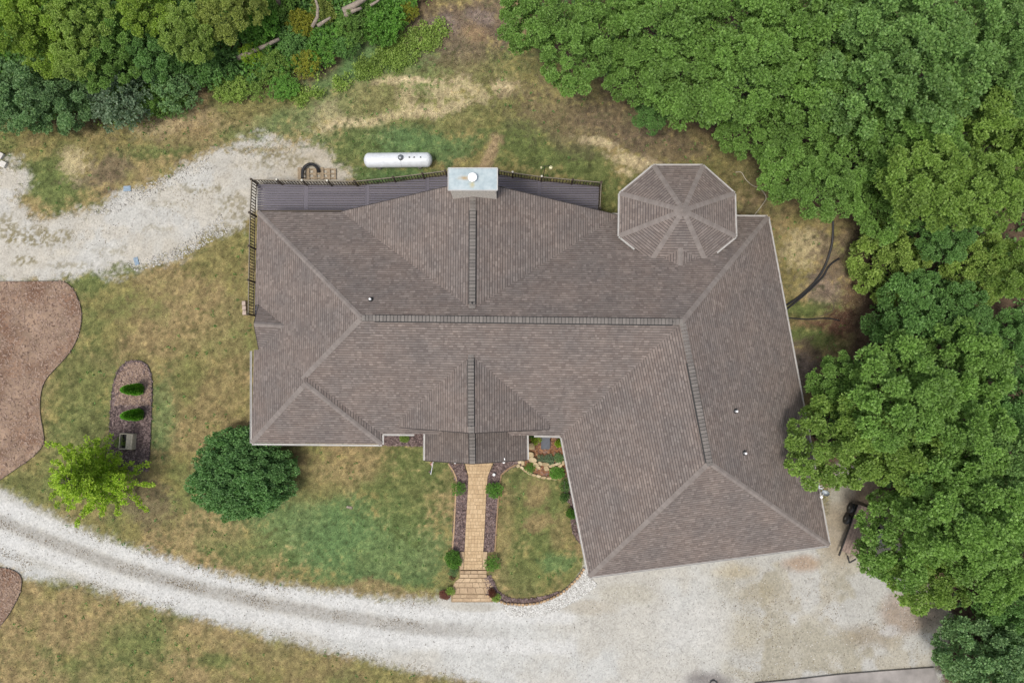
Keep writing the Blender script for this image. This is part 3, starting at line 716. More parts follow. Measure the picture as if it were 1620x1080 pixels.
# fascia, gutters
def gutter(p, q, w=.105, h=.11, out=None, mat=None):
    p, q = Vector(p), Vector(q); d = (q - p).normalized(); n = Vector((d.y, -d.x, 0)).normalized()
    if out is not None and n.dot(Vector(out) - (p + q) / 2) < 0: n = -n
    mb = MB(); u = Vector((0, 0, 1)); t = .018
    base = n * .012 - u * .03
    for off, z0, z1 in ((0, -h, 0), (w - t, -h, .004)):
        a = p + base + n * off; b = q + base + n * off
        mb.add([a + u * z0, b + u * z0, b + u * z1, a + u * z1, a + n * t + u * z0, b + n * t + u * z0, b + n * t + u * z1, a + n * t + u * z1],
               [(0, 1, 2, 3), (7, 6, 5, 4), (3, 2, 6, 7), (4, 5, 1, 0), (0, 3, 7, 4), (1, 5, 6, 2)])
    a = p + base + n * t; b = q + base + n * t; ww = w - 2 * t
    mb.add([a - u * h, b - u * h, b + n * ww - u * h, a + n * ww - u * h, a - u * (h - .05), b - u * (h - .05), b + n * ww - u * (h - .05), a + n * ww - u * (h - .05)], [(3, 2, 1, 0), (4, 5, 6, 7)])
    return hchild(mb.build('gutter', mat or M_gutter))
def gpx_(a, b, out, z=ZE, **k): return gutter(U(*a, z), U(*b, z), out=U(*out, z), **k)
gpx_((398, 555), (398, 701), (300, 640)); gpx_((398, 701), (604, 703), (500, 800))
gpx_((604, 688), (604, 703), (700, 690)); gpx_((605, 686), (655, 686.5), (630, 800)); gpx_((845, 688.5), (887, 689.5), (860, 800))
gpx_((889, 692), (932, 912), (700, 800)); gpx_((1215, 343), (1312, 862), (1500, 600)); gpx_((932, 912.5), (1312, 862.5), (1100, 1000), w=.09)
gpx_((1150, 342.5), (1215, 343), (1190, 100)); gpx_((408, 335), (540, 335), (470, 100), mat=M_rail)
gpx_((672.5, 680), (672, 728), (500, 700), ZL); gpx_((833, 680), (834, 727), (1000, 700), ZL)
gpx_((940, 339.5), (985, 340), (960, 100))
for i in range(8):
    if i in (4,): continue
    a, b = ov[i], ov[(i + 1) % 8]
    if i == 3: b = a.lerp(b, .62)
    if i == 5: a = a.lerp(b, .5)
    gutter(a, b, out=oc + ((a + b) / 2 - oc) * 3, w=.10)
# rake boards on the gables
M_trim = simple('tan_trim', (0.30, 0.26, 0.22), 0.6, 0.1, 3)
for a, b in ((nA, pk), (nB, pk)):
    hchild(MB().beam(a - Vector((0, 0, .10)) + Vector((0, .03, 0)), b - Vector((0, 0, .10)) + Vector((0, .03, 0)), .04, .17).build('rake_board', M_underlay))
for a, b in ((l1, pf), (r1, pf), (q1, lf), (s1, lf)):
    hchild(MB().beam(a - Vector((0, .03, .10)), b - Vector((0, .03, .10)), .04, .17).build('rake_board', M_underlay))
for a in (c1, c2):
    hchild(MB().beam(a - Vector((.03, 0, .10)), wt - Vector((.03, 0, .10)), .04, .17).build('rake_board', M_underlay))
# walls under the eaves
def wall(poly_px, z1, mat=M_siding):
    pts = PXL(poly_px, ZE); return hchild(MB().prism([(p.x, p.y) for p in pts], 0.0, z1).build('wall', mat))
wall([(424, 352), (1090, 356), (1090, 668), (424, 668)], ZE - .02)
wall([(1092, 356), (1204, 356), (1296, 848), (941, 896), (905, 668)], ZE - .03)
wall([(414, 670), (590, 670), (590, 690), (414, 690)], ZE - .03)
wall([(690, 670), (822, 670), (822, 676), (690, 676)], ZE - .3, M_stone)
otw = [oc + (v - oc) * .86 for v in ov]; hchild(MB().prism([(p.x, p.y) for p in otw], 0, ZO - .03).build('turret_wall', M_siding))
for px_, py_ in ((682, 722), (720, 724), (797, 724), (826, 722)):
    p = U(px_, py_, ZL); z = ZL + .0 if px_ in (682, 826) else ZL + .9
    hchild(MB().lathe([(.16, 0), (.16, .12), (.11, .14), (.10, z * .6), (.09, z - .2)], (p.x, p.y, 0), 12).build('porch_column', M_white))
# porch floor
hchild(MB().prism([(p.x, p.y) for p in PXL([(690, 678), (822, 678), (822, 722), (690, 722)], 0)], 0, .14).build('porch_floor', M_conc))
# chimney
zc = 8.6
ch = PXL([(712, 269.5), (784.5, 269.5), (784.5, 300), (712, 300)], zc - .1)
chm = hchild(MB().prism([(p.x, p.y) for p in ch], 0, zc - .12).build('chimney', M_chim))
m, nt, b = nmat('rusty_galvanised_cap'); p = gpos(nt)
f = noise_out(nt, 2.2, 5, .6, p); base = ramp(nt, f, [(0.3, (.27, .34, .37)), (.55, (.38, .45, .47)), (.75, (.47, .52, .53))])
ctop = U(746.5, 279, zc)
def stain(cx, cy, rx, ry):
    mp = node(nt, 'ShaderNodeVectorMath', operation='SUBTRACT'); nt.links.new(p, mp.inputs[0]); mp.inputs[1].default_value = (cx, cy, zc)
    ms = node(nt, 'ShaderNodeVectorMath', operation='MULTIPLY'); nt.links.new(mp.outputs[0], ms.inputs[0]); ms.inputs[1].default_value = (1 / rx, 1 / ry, 0)
    ln = node(nt, 'ShaderNodeVectorMath', operation='LENGTH'); nt.links.new(ms.outputs[0], ln.inputs[0])
    ad = node(nt, 'ShaderNodeMath', operation='MULTIPLY_ADD'); nt.links.new(f, ad.inputs[0]); ad.inputs[1].default_value = 1.6; nt.links.new(ln.outputs['Value'], ad.inputs[2])
    return ramp(nt, ad.outputs[0], [(.0, (.85, .85, .85)), (1.0, (0, 0, 0))]) if False else ad.outputs[0]
def apply_stain(basec, val, col):
    mr = node(nt, 'ShaderNodeMapRange'); mr.inputs['From Min'].default_value = 1.75; mr.inputs['From Max'].default_value = .9; nt.links.new(val, mr.inputs['Value'])
    mx = node(nt, 'ShaderNodeMix', data_type='RGBA'); nt.links.new(mr.outputs[0], mx.inputs[0]); nt.links.new(basec, mx.inputs[6]); mx.inputs[7].default_value = (*col, 1); return mx.outputs[2]
base = apply_stain(base, stain(ctop.x - .42, ctop.y - .10, .55, .18), (.36, .26, .13))
base = apply_stain(base, stain(ctop.x + .02, ctop.y - .48, .22, .26), (.40, .36, .20))
nt.links.new(base, b.inputs['Base Color']); b.inputs['Roughness'].default_value = .45; b.inputs['Metallic'].default_value = .15
ct_ = PXL([(709, 266), (787, 266), (787, 301.3), (709, 301.3)], zc)
cm = MB(); cm.prism([(q.x, q.y) for q in ct_], zc - .1, zc); co = cm.build('chimney_cap', m); co.parent = chm
rim = MB()
for i in range(4):
    a, b2 = ct_[i], ct_[(i + 1) % 4]; rim.beam(a + Vector((0, 0, .012)), b2 + Vector((0, 0, .012)), .05, .04)
ro = rim.build('cap_rim', M_gutter); ro.parent = chm
fl = U(747.5, 280.5, zc + .25)
fo = MB().lathe([(.17, 0), (.17, .22), (.26, .24), (.26, .30), (.05, .36)], (fl.x, fl.y, zc), 20).build('flue_cap', M_white, smooth=False); fo.parent = chm
# plumbing vents
for px_, py_, pl in ((587, 474, MN), (1163, 650, WE), (1177, 716, WE)):
    p = on_plane(px_, py_, pl)
    v = hchild(MB().tube([p - Vector((0, 0, .1)), p + Vector((0, 0, .38))], .065, 10).build('vent_pipe', M_white))
    w = MB().lathe([(.17, -.06), (.14, .05), (.07, .12)], (p.x, p.y, p.z), 12).build('vent_boot', M_vent); w.parent = v

# ------------------------------------------------------------------ deck with railing
ZD = 0.85
deck_o = U(430, 300, 0)
deck = empty('deck', (deck_o.x, deck_o.y, 0), 'grey-purple board deck with dark wooden railing wrapped round the back of the house', 'deck')
def dchild(o, parent=None):
    o.parent = parent or deck
    if parent is None: o.matrix_parent_inverse = Matrix.Translation((-deck_o.x, -deck_o.y, 0))
    return o
OUT = [(407, 291), (486, 293), (567, 294), (627, 288), (672, 282), (710, 277.5), (748, 272), (790, 277), (856, 287), (904, 291), (948, 295.5)]
dp = [(p.x, p.y) for p in PXL(OUT + [(945, 352), (407.5, 352)], ZD)]
dpw = [(p.x, p.y) for p in PXL([(406.8, 353), (424, 353), (424, 499), (402.5, 499)], ZD)]
br = [484, 580.5, 675.5, 746, 853.5]
edges = [U(x, 320, ZD).x for x in br]
xl = [dp[0][0]] + edges; xr = edges + [dp[10][0]]
hw = .135
for k in range(len(xl)):
    a = xl[k] + (hw + .006 if k else .0); b = xr[k] - (hw + .006 if k < len(edges) else .0)
    y = min(p[1] for p in dp) + .002
    while y < max(p[1] for p in dp):
        q = clip(clip(clip(clip(dp, lambda s: s[1] - y), lambda s: y + .136 - s[1]), lambda s: s[0] - a), lambda s: b - s[0])
        y += .166
        if len(q) >= 3 and max(p[0] for p in q) - min(p[0] for p in q) > .1:
            dchild(MB().prism(q, ZD - .028, ZD).build('deck_board', M_deck))
for x in edges:
    for s in (-1, 1):
        q = clip(clip(dp, lambda s_: s_[0] - (x + (s - 1) * hw / 2 + .003)), lambda s_: x + (s + 1) * hw / 2 - .003 - s_[0])
        if len(q) >= 3: dchild(MB().prism(q, ZD - .028, ZD).build('deck_board', M_deck))
y = min(p[1] for p in dpw)
while y < max(p[1] for p in dpw) - .02:
    q = clip(clip(dpw, lambda s: s[1] - y), lambda s: y + .136 - s[1]); y += .166
    if len(q) >= 3: dchild(MB().prism(q, ZD - .028, ZD).build('deck_board', M_deck))
joist = MB()
rimpts = [Vector((*p, 0)) for p in dp[:11]]
for a, b in zip(rimpts[:-1], rimpts[1:]): joist.beam(a + Vector((0, -.03, ZD - .16)), b + Vector((0, -.03, ZD - .16)), .045, .24)
joist.beam(Vector((*dpw[0], ZD - .16)), Vector((*dpw[3], ZD - .16)), .045, .24)
for p in rimpts: joist.box((p.x, p.y - .08, (ZD - .04) / 2), (.12, .12, ZD - .04))
dchild(joist.build('deck_frame', M_rail))
N_POST = [(407, 291), (447, 292), (486, 293), (525, 293.5), (566, 294), (626, 287.8), (671.5, 282.3), (707, 277.8)]
N_POST2 = [(789, 277), (811, 280.5), (856, 287), (904, 291.5), (948, 295.5)]
W_POST = [(407, 291), (404.5, 342.5), (403.6, 394), (402.7, 446.5), (402, 499)]
E_POST = [(948, 295.5), (946, 336)]
postme = MB().box((0, 0, .5), (.11, .11, 1.22)).box((0, 0, 1.13), (.15, .15, .04)).box((0, 0, 1.17), (.11, .11, .05), taper=.3).mesh('post', M_rail)
balme = MB().box((0, 0, .55), (.045, .045, .86)).mesh('baluster', M_rail)
M_lamp = simple('pale_post_lamp', (0.62, 0.60, 0.52), 0.4, 0.1, 5)
lampme = MB().lathe([(.06, 0), (.075, .05), (.03, .09)], (0, 0, 1.18), 8).mesh('post_lamp', M_lamp)
done = set()
for line, sk in ((N_POST, 0), (N_POST2, 0), (W_POST, 0), (E_POST, 0)):
    pts = [U(a, b, ZD) for a, b in line]
    for (a, b), p in zip(line, pts):
        if (a, b) in done: continue
        done.add((a, b))
        o = obj('railing_post', postme); o.location = p; dchild(o)
        if (a, b) in ((447, 292), (486, 293), (525, 293.5), (811, 280.5), (856, 287)):
            l = obj('post_lamp', lampme); l.parent = o
    for p, q in zip(pts[:-1], pts[1:]):
        d = q - p; L = d.length; ang = math.atan2(d.y, d.x)
        dchild(MB().beam(p + Vector((0, 0, 1.03)), q + Vector((0, 0, 1.03)), .055, .04).build('top_rail', M_railcap))
        dchild(MB().beam(p + Vector((0, 0, .96)), q + Vector((0, 0, .96)), .04, .07).build('upper_rail', M_rail))
        dchild(MB().beam(p + Vector((0, 0, .13)), q + Vector((0, 0, .13)), .04, .07).build('lower_rail', M_rail))
        n = max(2, int(L / .19))
        for i in range(1, n):
            o = obj('baluster', balme); o.location = p + d * (i / n); o.rotation_euler = (0, 0, ang); dchild(o)
# flat stones at the foot of the west stair
for i, (a, b) in enumerate([(387.5, 480), (388, 487.5), (388.5, 495)]):
    p = U(a, b, 0)
    o = MB().box((0, 0, .12), (.26, .30, .24), taper=.92).build('stepping_block', simple('pink_stone', (0.40, 0.32, 0.27), .9) if i == 0 else bpy.data.materials['pink_stone'])
    o.location = p; tag(o, ['northernmost of three pinkish stone blocks in a row against the west end of the deck', 'middle of three pinkish stone blocks in a row against the west end of the deck', 'southernmost of three pinkish stone blocks in a row against the west end of the deck'][i], 'stone block', 'stone blocks beside the deck')

# ------------------------------------------------------------------ foliage
LM_mid = leafmat('oak_leaf_mid', [(0, (0.107, 0.201, 0.042)), (.5, (0.163, 0.300, 0.062)), (1, (0.227, 0.385, 0.092))])
LM_yel = leafmat('leaf_yellow_green', [(0, (.122, .212, .038)), (.5, (.182, .298, .056)), (1, (.250, .375, .084))])
LM_blu = leafmat('leaf_blue_green', [(0, (0.104, 0.201, 0.054)), (.5, (0.161, 0.294, 0.078)), (1, (0.231, 0.377, 0.114))])
LM_dark = leafmat('leaf_dark_green', [(0, (0.075, 0.165, 0.043)), (.5, (0.124, 0.254, 0.067)), (1, (0.185, 0.346, 0.097))])
LM_bdark = leafmat('leaf_dark_bluish', [(0, (0.100, 0.192, 0.077)), (.5, (0.160, 0.286, 0.116)), (1, (0.250, 0.396, 0.166))])
LM_olive = leafmat('leaf_olive', [(0, (0.163, 0.251, 0.046)), (.5, (0.244, 0.365, 0.074)), (1, (0.348, 0.469, 0.122))])
LM_silver = leafmat('leaf_silver_green', [(0, (.095, .160, .088)), (.5, (.160, .240, .145)), (1, (.250, .330, .22))])
LM_lime = leafmat('leaf_lime', [(0, (.22, .36, .03)), (.5, (.34, .50, .05)), (1, (.45, .60, .08))], .4)
LM_brt = leafmat('leaf_bright_green', [(0, (0.078, 0.202, 0.028)), (.5, (0.126, 0.291, 0.042)), (1, (0.192, 0.381, 0.070))])
LM_gold = leafmat('leaf_golden', [(0, (.19, .22, .025)), (.5, (.29, .31, .040)), (1, (.40, .38, .06))])
LM_brown = leafmat('leaf_brown', [(0, (0.166, 0.217, 0.045)), (.5, (0.262, 0.328, 0.074)), (1, (0.358, 0.418, 0.109))])
LM_red = leafmat('leaf_dark_red', [(0, (.10, .035, .025)), (1, (.22, .085, .055))])
LM_conif = leafmat('arborvitae_leaf', [(0, (0.112, 0.302, 0.031)), (.5, (0.181, 0.458, 0.051)), (1, (0.277, 0.587, 0.086))])
LM_bush = leafmat('bush_leaf', [(0, (0.079, 0.176, 0.058)), (.5, (0.132, 0.273, 0.088)), (1, (0.193, 0.363, 0.124))])
LM_ylt = leafmat('leaf_light_yellow_green', [(0, (.165, .270, .034)), (.5, (.245, .375, .052)), (1, (.330, .455, .080))])

def unit(v): return v / (np.linalg.norm(v, axis=-1, keepdims=True) + 1e-9)
def sph(n, zmin=-1.0):
    z = rng.uniform(zmin, 1, n); a = rng.uniform(0, 2 * np.pi, n); r = np.sqrt(np.maximum(0, 1 - z * z))
    return np.stack([r * np.cos(a), r * np.sin(a), z], 1)
def leaf_quads(B, D, L, W, upj=.6):
    """leaves from base B along D with length L, width W: a folded diamond of four corners each."""
    n = len(B); up = unit(np.array([0, 0, 1.0]) + rng.normal(0, upj, (n, 3)))
    S = unit(np.cross(D, up)); L = L[:, None]; W = W[:, None]
    nrm = np.cross(S, D)
    mid_ = B + D * L * .55
    V = np.concatenate([B, mid_ + S * W + nrm * W * .25, B + D * L, mid_ - S * W + nrm * W * .25])
    i = np.arange(n)
    return V, np.stack([i, i + n, i + 2 * n, i + 3 * n], 1)
def rosettes(C, A, r, k, leaf, spread=.9):
    """bunches of k leaves at C opening along A."""
    n = len(C); Ck = np.repeat(C, k, 0); Ak = np.repeat(A, k, 0); rk = np.repeat(r, k)
    D = unit(Ak * .55 + sph(n * k) * spread)
    B = Ck + D * (rk * rng.uniform(.1, .75, n * k))[:, None]
    L = leaf * rng.uniform(.7, 1.35, n * k)
    return leaf_quads(B, unit(D + rng.normal(0, .35, (n * k, 3)) - np.array([0, 0, .15])), L, L * rng.uniform(.26, .4, n * k))
def lobed_crown(seed, R=4.0, zs=.8, lobes=18, ros=900, rr=.42, k=26, leaf=.26, zmin=-.35, lr=(.26, .42), inner=.12):
    global rng
    keep = rng; rng = np.random.default_rng(seed)
    lc = sph(lobes, zmin) * rng.uniform(.45, .74, (lobes, 1)); lc[0] = (0, 0, .35); lr_ = rng.uniform(lr[0], lr[1], lobes); lr_[0] = .45
    C, A, w = [], [], lr_ ** 2 / (lr_ ** 2).sum()
    for i in range(lobes):
        m = int(ros * w[i] * 1.6) + 2; d = sph(m, -.5); p = lc[i] + d * lr_[i] * rng.uniform(.8, 1.08, (m, 1))
        dist = np.linalg.norm(p[:, None] - lc[None], axis=2) / lr_[None]; dist[:, i] = 9
        ok = dist.min(1) > .82; C.append(p[ok]); A.append(d[ok])
    C = np.concatenate(C); A = np.concatenate(A)
    m = int(len(C) * inner); C = np.concatenate([C, sph(m, -.3) * rng.uniform(.2, .6, (m, 1))]); A = np.concatenate([A, sph(m, 0)])
    C = C * np.array([R, R, R * zs])
    V, Fq = rosettes(C, unit(A + np.array([0, 0, .25])), rr * rng.uniform(.7, 1.25, len(C)), k, leaf)
    rng = keep
    return V, Fq
def puff_crown(seed, R=4.0, zs=.8, sp=1.2, pr=(.62, 1.02), ros=17, k=20, leaf=.20, zmin=-.5, rr=.24, core=200, cand=1200):
    """a crown as separate leafy clumps spread over a lumpy shell, with dark gaps between them."""
    global rng
    keep = rng; rng = np.random.default_rng(seed)
    d = sph(cand, zmin); lob = sph(7, -.2); bulge = (np.clip(d @ lob.T, 0, 1) ** 6).max(1)
    rad = R * (.74 + .26 * bulge) * rng.uniform(.78, 1.10, cand)
    p = d * rad[:, None] * np.array([1, 1, zs]); sel = []
    for i in range(cand):
        if all(np.linalg.norm(p[i] - p[j]) > sp * rng.uniform(.75, 1.2) for j in sel): sel.append(i)
    C, A = [], []
    for i in sel:
        r = rng.uniform(*pr); m = int(ros * (r / .6) ** 2) + 3; dd = unit(sph(m, -.15) + d[i] * .35 + np.array([0, 0, .25])); sc = np.array([1, 1, .85])
        C.append(p[i] + dd * r * sc * rng.uniform(.75, 1.05, (m, 1))); A.append(dd)
    C.append(sph(core, -.3) * rng.uniform(.2, .68, (core, 1)) * np.array([R, R, R * zs])); A.append(sph(core, 0))
    C = np.concatenate(C); A = np.concatenate(A)
    V, Fq = rosettes(C, unit(A + np.array([0, 0, .3])), rr * rng.uniform(.7, 1.3, len(C)), k, leaf)
    rng = keep
    return V, Fq
def crown_me(name, V, Fq):
    me = np_mesh(name, V, Fq); me.materials.append(LM_mid); return me
CROWNS = [crown_me('oak_crown', *puff_crown(100 + i, sp=[1.55, 1.75, 1.65, 1.85, 1.5][i])) for i in range(5)]
SHRUBS = [crown_me('shrub_crown', *puff_crown(200 + i, R=2.0, zs=.75, sp=[.62, .7, .56][i], pr=(.28, .48), ros=11, k=18, leaf=[.15, .12, .17][i], zmin=-.15, rr=.2, core=90)) for i in range(3)]
TRUNK = MB(); TRUNK.tube([(0, 0, -.05), (.05, 0, 1.5), (-.05, .08, 3.5), (.05, 0, 5.2)], [.26, .2, .15, .07], 9)
for k in range(6):
    a = k * 1.05 + .3; z = 2.2 + .45 * k; L = 2.3 - .2 * k
    TRUNK.tube([(0, 0, z), (math.cos(a) * L * .5, math.sin(a) * L * .5, z + .4), (math.cos(a) * L, math.sin(a) * L, z + .9)], [.09, .06, .025], 6)
trunk_me = TRUNK.mesh('trunk', M_bark, True)
STEM = MB()
for k in range(5):
    a = k * 1.26; STEM.tube([(0.05 * math.cos(a), .05 * math.sin(a), -.02), (.4 * math.cos(a), .4 * math.sin(a), .6), (.9 * math.cos(a), .9 * math.sin(a), 1.3)], [.04, .03, .012], 5)
stem_me = STEM.mesh('stem', M_bark)
def setmat(o, m):
    o.material_slots[0].link = 'OBJECT'; o.material_slots[0].material = m
def tree(px, py, r_px, h, mat, label, v, cat='tree', name='broadleaf_tree', group=None, squash=1.0, lean=.55):
    """crown centred where the photo shows it; the trunk leans out of the wood towards the light."""
    h *= .82 * random.uniform(.8, 1.2); zc_ = h * .62; r_px *= .95
    for _ in range(3):
        R = r_px / (FPX / (CAMH - zc_)); zc_ = max(h - R * .8 * squash, h * .45)
    p = U(px, py, zc_); b = p.lerp(U(px, py, 0), lean)
    e = empty(name, (b.x, b.y, 0), label, cat, group)
    s = R / 4.05; off = Vector((p.x - b.x, p.y - b.y, zc_))
    o = obj('crown', CROWNS[v % 5], e); o.location = off; o.scale = (s, s, s * squash); o.rotation_euler = (0, 0, rng.uniform(0, 6.28)); setmat(o, mat)
    t = obj('trunk', trunk_me, e); t.scale = (s, s, off.length / 5.2); t.rotation_mode = 'QUATERNION'; t.rotation_quaternion = off.to_track_quat('Z', 'Y')
    return e
def shrub(px, py, r_px, mat, label, v, h=None, group='shrubs at the edge of the wood', name='shrub', cat='shrub'):
    R = r_px / 24.5; h = h or min(2.2, R * 1.3); zc_ = h * .45; p = U(px, py, zc_)
    e = empty(name, (p.x, p.y, 0), label, cat, group, rng.uniform(0, 6.28))
    o = obj('foliage', SHRUBS[v % 3], e); s = R / 2.0; o.location = (0, 0, zc_); o.scale = (s, s, (h * .55) / 1.5); setmat(o, mat)
    t = obj('stem', stem_me, e); t.scale = (s, s, h / 1.7)
    return e

GE = 'trees of the wood right of the house'
for a in [
    (845, 30, 58, 10, LM_mid, 'mid-green tree at the left end of the upper-right wood, top edge of the photo', 0),
    (905, 85, 62, 10, LM_mid, 'mid-green tree bulging over the dry grass behind the chimney', 1),
    (968, 35, 72, 11, LM_mid, 'tall mid-green tree at the top edge, second back from the clearing', 2),
    (1010, 120, 58, 9, LM_mid, 'green tree with a spreading crown over the gap in the wood edge', 3),
    (1030, 175, 36, 5, LM_dark, 'low dark-green tree at the wood edge straight above the octagonal turret', 4),
    (1060, 45, 80, 12, LM_mid, 'third tree from the left along the top edge of the upper-right wood', 4), (1095, 145, 74, 10, LM_mid, 'green tree at the wood edge up and right of the octagonal turret', 0),
    (1150, 30, 85, 12, LM_mid, 'fourth tree from the left along the top edge of the upper-right wood', 1), (1170, 115, 80, 12, LM_mid, 'fourth tree from the left in the second row of the upper-right wood', 2), (1185, 205, 58, 8, LM_mid, 'rounded green tree reaching the grass right of the turret', 3),
    (1255, 55, 88, 13, LM_mid, 'fifth tree from the left along the top edge of the upper-right wood', 3), (1265, 150, 82, 12, LM_mid, 'fifth tree from the left in the second row of the upper-right wood', 4), (1255, 260, 62, 9, LM_mid, 'green tree overhanging the grass where the white hose lies', 0), (1310, 300, 56, 9, LM_mid, 'green tree whose crown covers the upper end of the black pipes', 1),
    (1345, 45, 88, 13, LM_blu, 'bluish-green tree at the top edge, leftmost of four bluish crowns', 0), (1360, 135, 88, 13, LM_blu, 'bluish-green tree in the second row, leftmost of its row', 1), (1350, 225, 80, 12, LM_mid, 'green tree two rows above the pale olive shrub', 2), (1395, 320, 66, 9, LM_mid, 'green tree just above the pale olive shrub', 3),
    (1430, 35, 85, 13, LM_blu, 'bluish-green tree at the top edge, second of four bluish crowns', 2), (1455, 120, 92, 14, LM_blu, 'bluish-green tree in the second row, middle of its row', 3), (1435, 215, 82, 13, LM_mid, 'green tree up and right of the olive shrub, three rows from the top', 4), (1470, 300, 78, 12, LM_yel, 'yellow-green tree up and right of the olive shrub, just behind the dark hollow tree', 0),
    (1530, 50, 80, 13, LM_blu, 'bluish-green tree at the top edge, third of four bluish crowns', 1), (1545, 135, 80, 13, LM_blu, 'bluish-green tree in the second row, rightmost of its row', 4), (1525, 220, 86, 13, LM_yel, 'yellow-green tree left of the right edge, third row from the top', 1), (1555, 310, 70, 12, LM_yel, 'yellow-green tree straight above the yellowing olive tree', 2), (1610, 60, 70, 12, LM_blu, 'bluish-green tree in the top right corner', 3), (1620, 170, 80, 12, LM_mid, 'mid-green tree cut by the right edge, second row from the top', 0), (1620, 270, 70, 12, LM_yel, 'yellow-green tree cut by the right edge, third row from the top', 4),
    (1490, 375, 50, 8, LM_dark, 'dark-green low tree in the hollow right of the olive shrub', 0),
    (1400, 415, 66, 5, LM_olive, 'pale olive small tree at the wood edge, right of the black pipes', 1), (1540, 425, 58, 7, LM_olive, 'olive tree with yellowing leaves near the right edge', 2), (1600, 425, 52, 8, LM_yel, 'yellow-green tree cut by the right edge of the photo, halfway up', 3),
    (1435, 500, 72, 8, LM_dark, 'dark-green tree between the olive shrub and the big bright tree by the garage', 4), (1510, 500, 52, 6, LM_dark, 'dark low tree beside the shady hollow at the right', 2), (1600, 540, 52, 4, LM_dark, 'dark low tree in the shady hollow at the right edge', 3),
    (1325, 610, 56, 9, LM_mid, 'upper left bough-heavy tree leaning over the east roof edge', 0), (1320, 695, 78, 10, LM_yel, 'bright green tree overhanging the east edge of the garage roof', 1),
    (1420, 630, 90, 11, LM_mid, 'large bright green tree right behind the one overhanging the roof', 2), (1405, 700, 82, 12, LM_yel, 'large bright green tree above the parked trailer', 3), (1510, 590, 82, 10, LM_mid, 'green tree on the right side beside the dark hollow', 4),
    (1500, 690, 92, 12, LM_mid, 'broad green tree in the middle of the lower-right wood', 1), (1590, 640, 62, 8, LM_dark, 'dark green tree touching the right edge below the hollow', 0), (1590, 755, 82, 12, LM_blu, 'pale bluish green tree cut by the right edge, lower half', 2),
    (1424, 848, 78, 8, LM_mid, 'green tree covering the trailer, right of the garage corner', 4), (1455, 905, 66, 7, LM_yel, 'yellow-green tree hanging over the gravel yard, lowest of the bright ones', 0), (1510, 805, 92, 11, LM_mid, 'green tree right of the one covering the trailer', 3), (1565, 880, 76, 9, LM_mid, 'green tree above the dark wood in the lower right corner', 1),
    (1610, 950, 60, 6, LM_dark, 'dark-green tree at the right edge above the bottom corner', 2), (1540, 1040, 72, 5, LM_bdark, 'dark grey-green tree at the bottom right corner beside the slab', 4), (1610, 1040, 56, 5, LM_dark, 'very dark tree in the extreme bottom right corner', 1)]:
    tree(*a, group=GE)

GL = 'trees and shrubs of the upper-left thicket'
for a in [
    (20, 40, 56, 7, LM_ylt, 'yellow-green tree in the top left corner', 0), (72, 70, 50, 6, LM_ylt, 'yellow-green tree just right of the corner one, above the bluish thicket', 1), (70, 5, 48, 6, LM_ylt, 'yellow-green tree cut by the top edge near the left corner', 2), (132, 25, 48, 6, LM_olive, 'olive-green tree at the top edge, left part', 3),
    (125, 92, 42, 5, LM_olive, 'olive-green tree above the dark bluish shrubs', 4), (38, 150, 58, 5, LM_bdark, 'dark bluish shrubby tree at the left edge by the grass', 0), (105, 165, 50, 4.5, LM_bdark, 'dark bluish shrubby tree second from the left along the grass', 1), (-5, 165, 44, 4, LM_bdark, 'dark bluish tree cut by the left edge', 3),
    (190, 60, 50, 6, LM_mid, 'mid-green tree in the middle of the upper-left thicket', 2), (235, 15, 48, 6, LM_ylt, 'bright green tree at the top edge left of centre', 4), (252, 92, 48, 5, LM_dark, 'dark-green tree behind the silvery shrub', 0), (300, 55, 48, 6, LM_olive, 'olive tree in the thicket, left of the brownish one', 1), (350, 20, 46, 6, LM_brown, 'brownish-olive tree at the top edge of the thicket', 2), (395, 8, 34, 5, LM_brown, 'brown-yellow tree at the top edge beside a bare dark trunk', 3), (175, 112, 44, 4.5, LM_mid, 'mid-green tree just above the silvery shrub', 3)]:
    tree(*a, name='thicket_tree', group=GL)
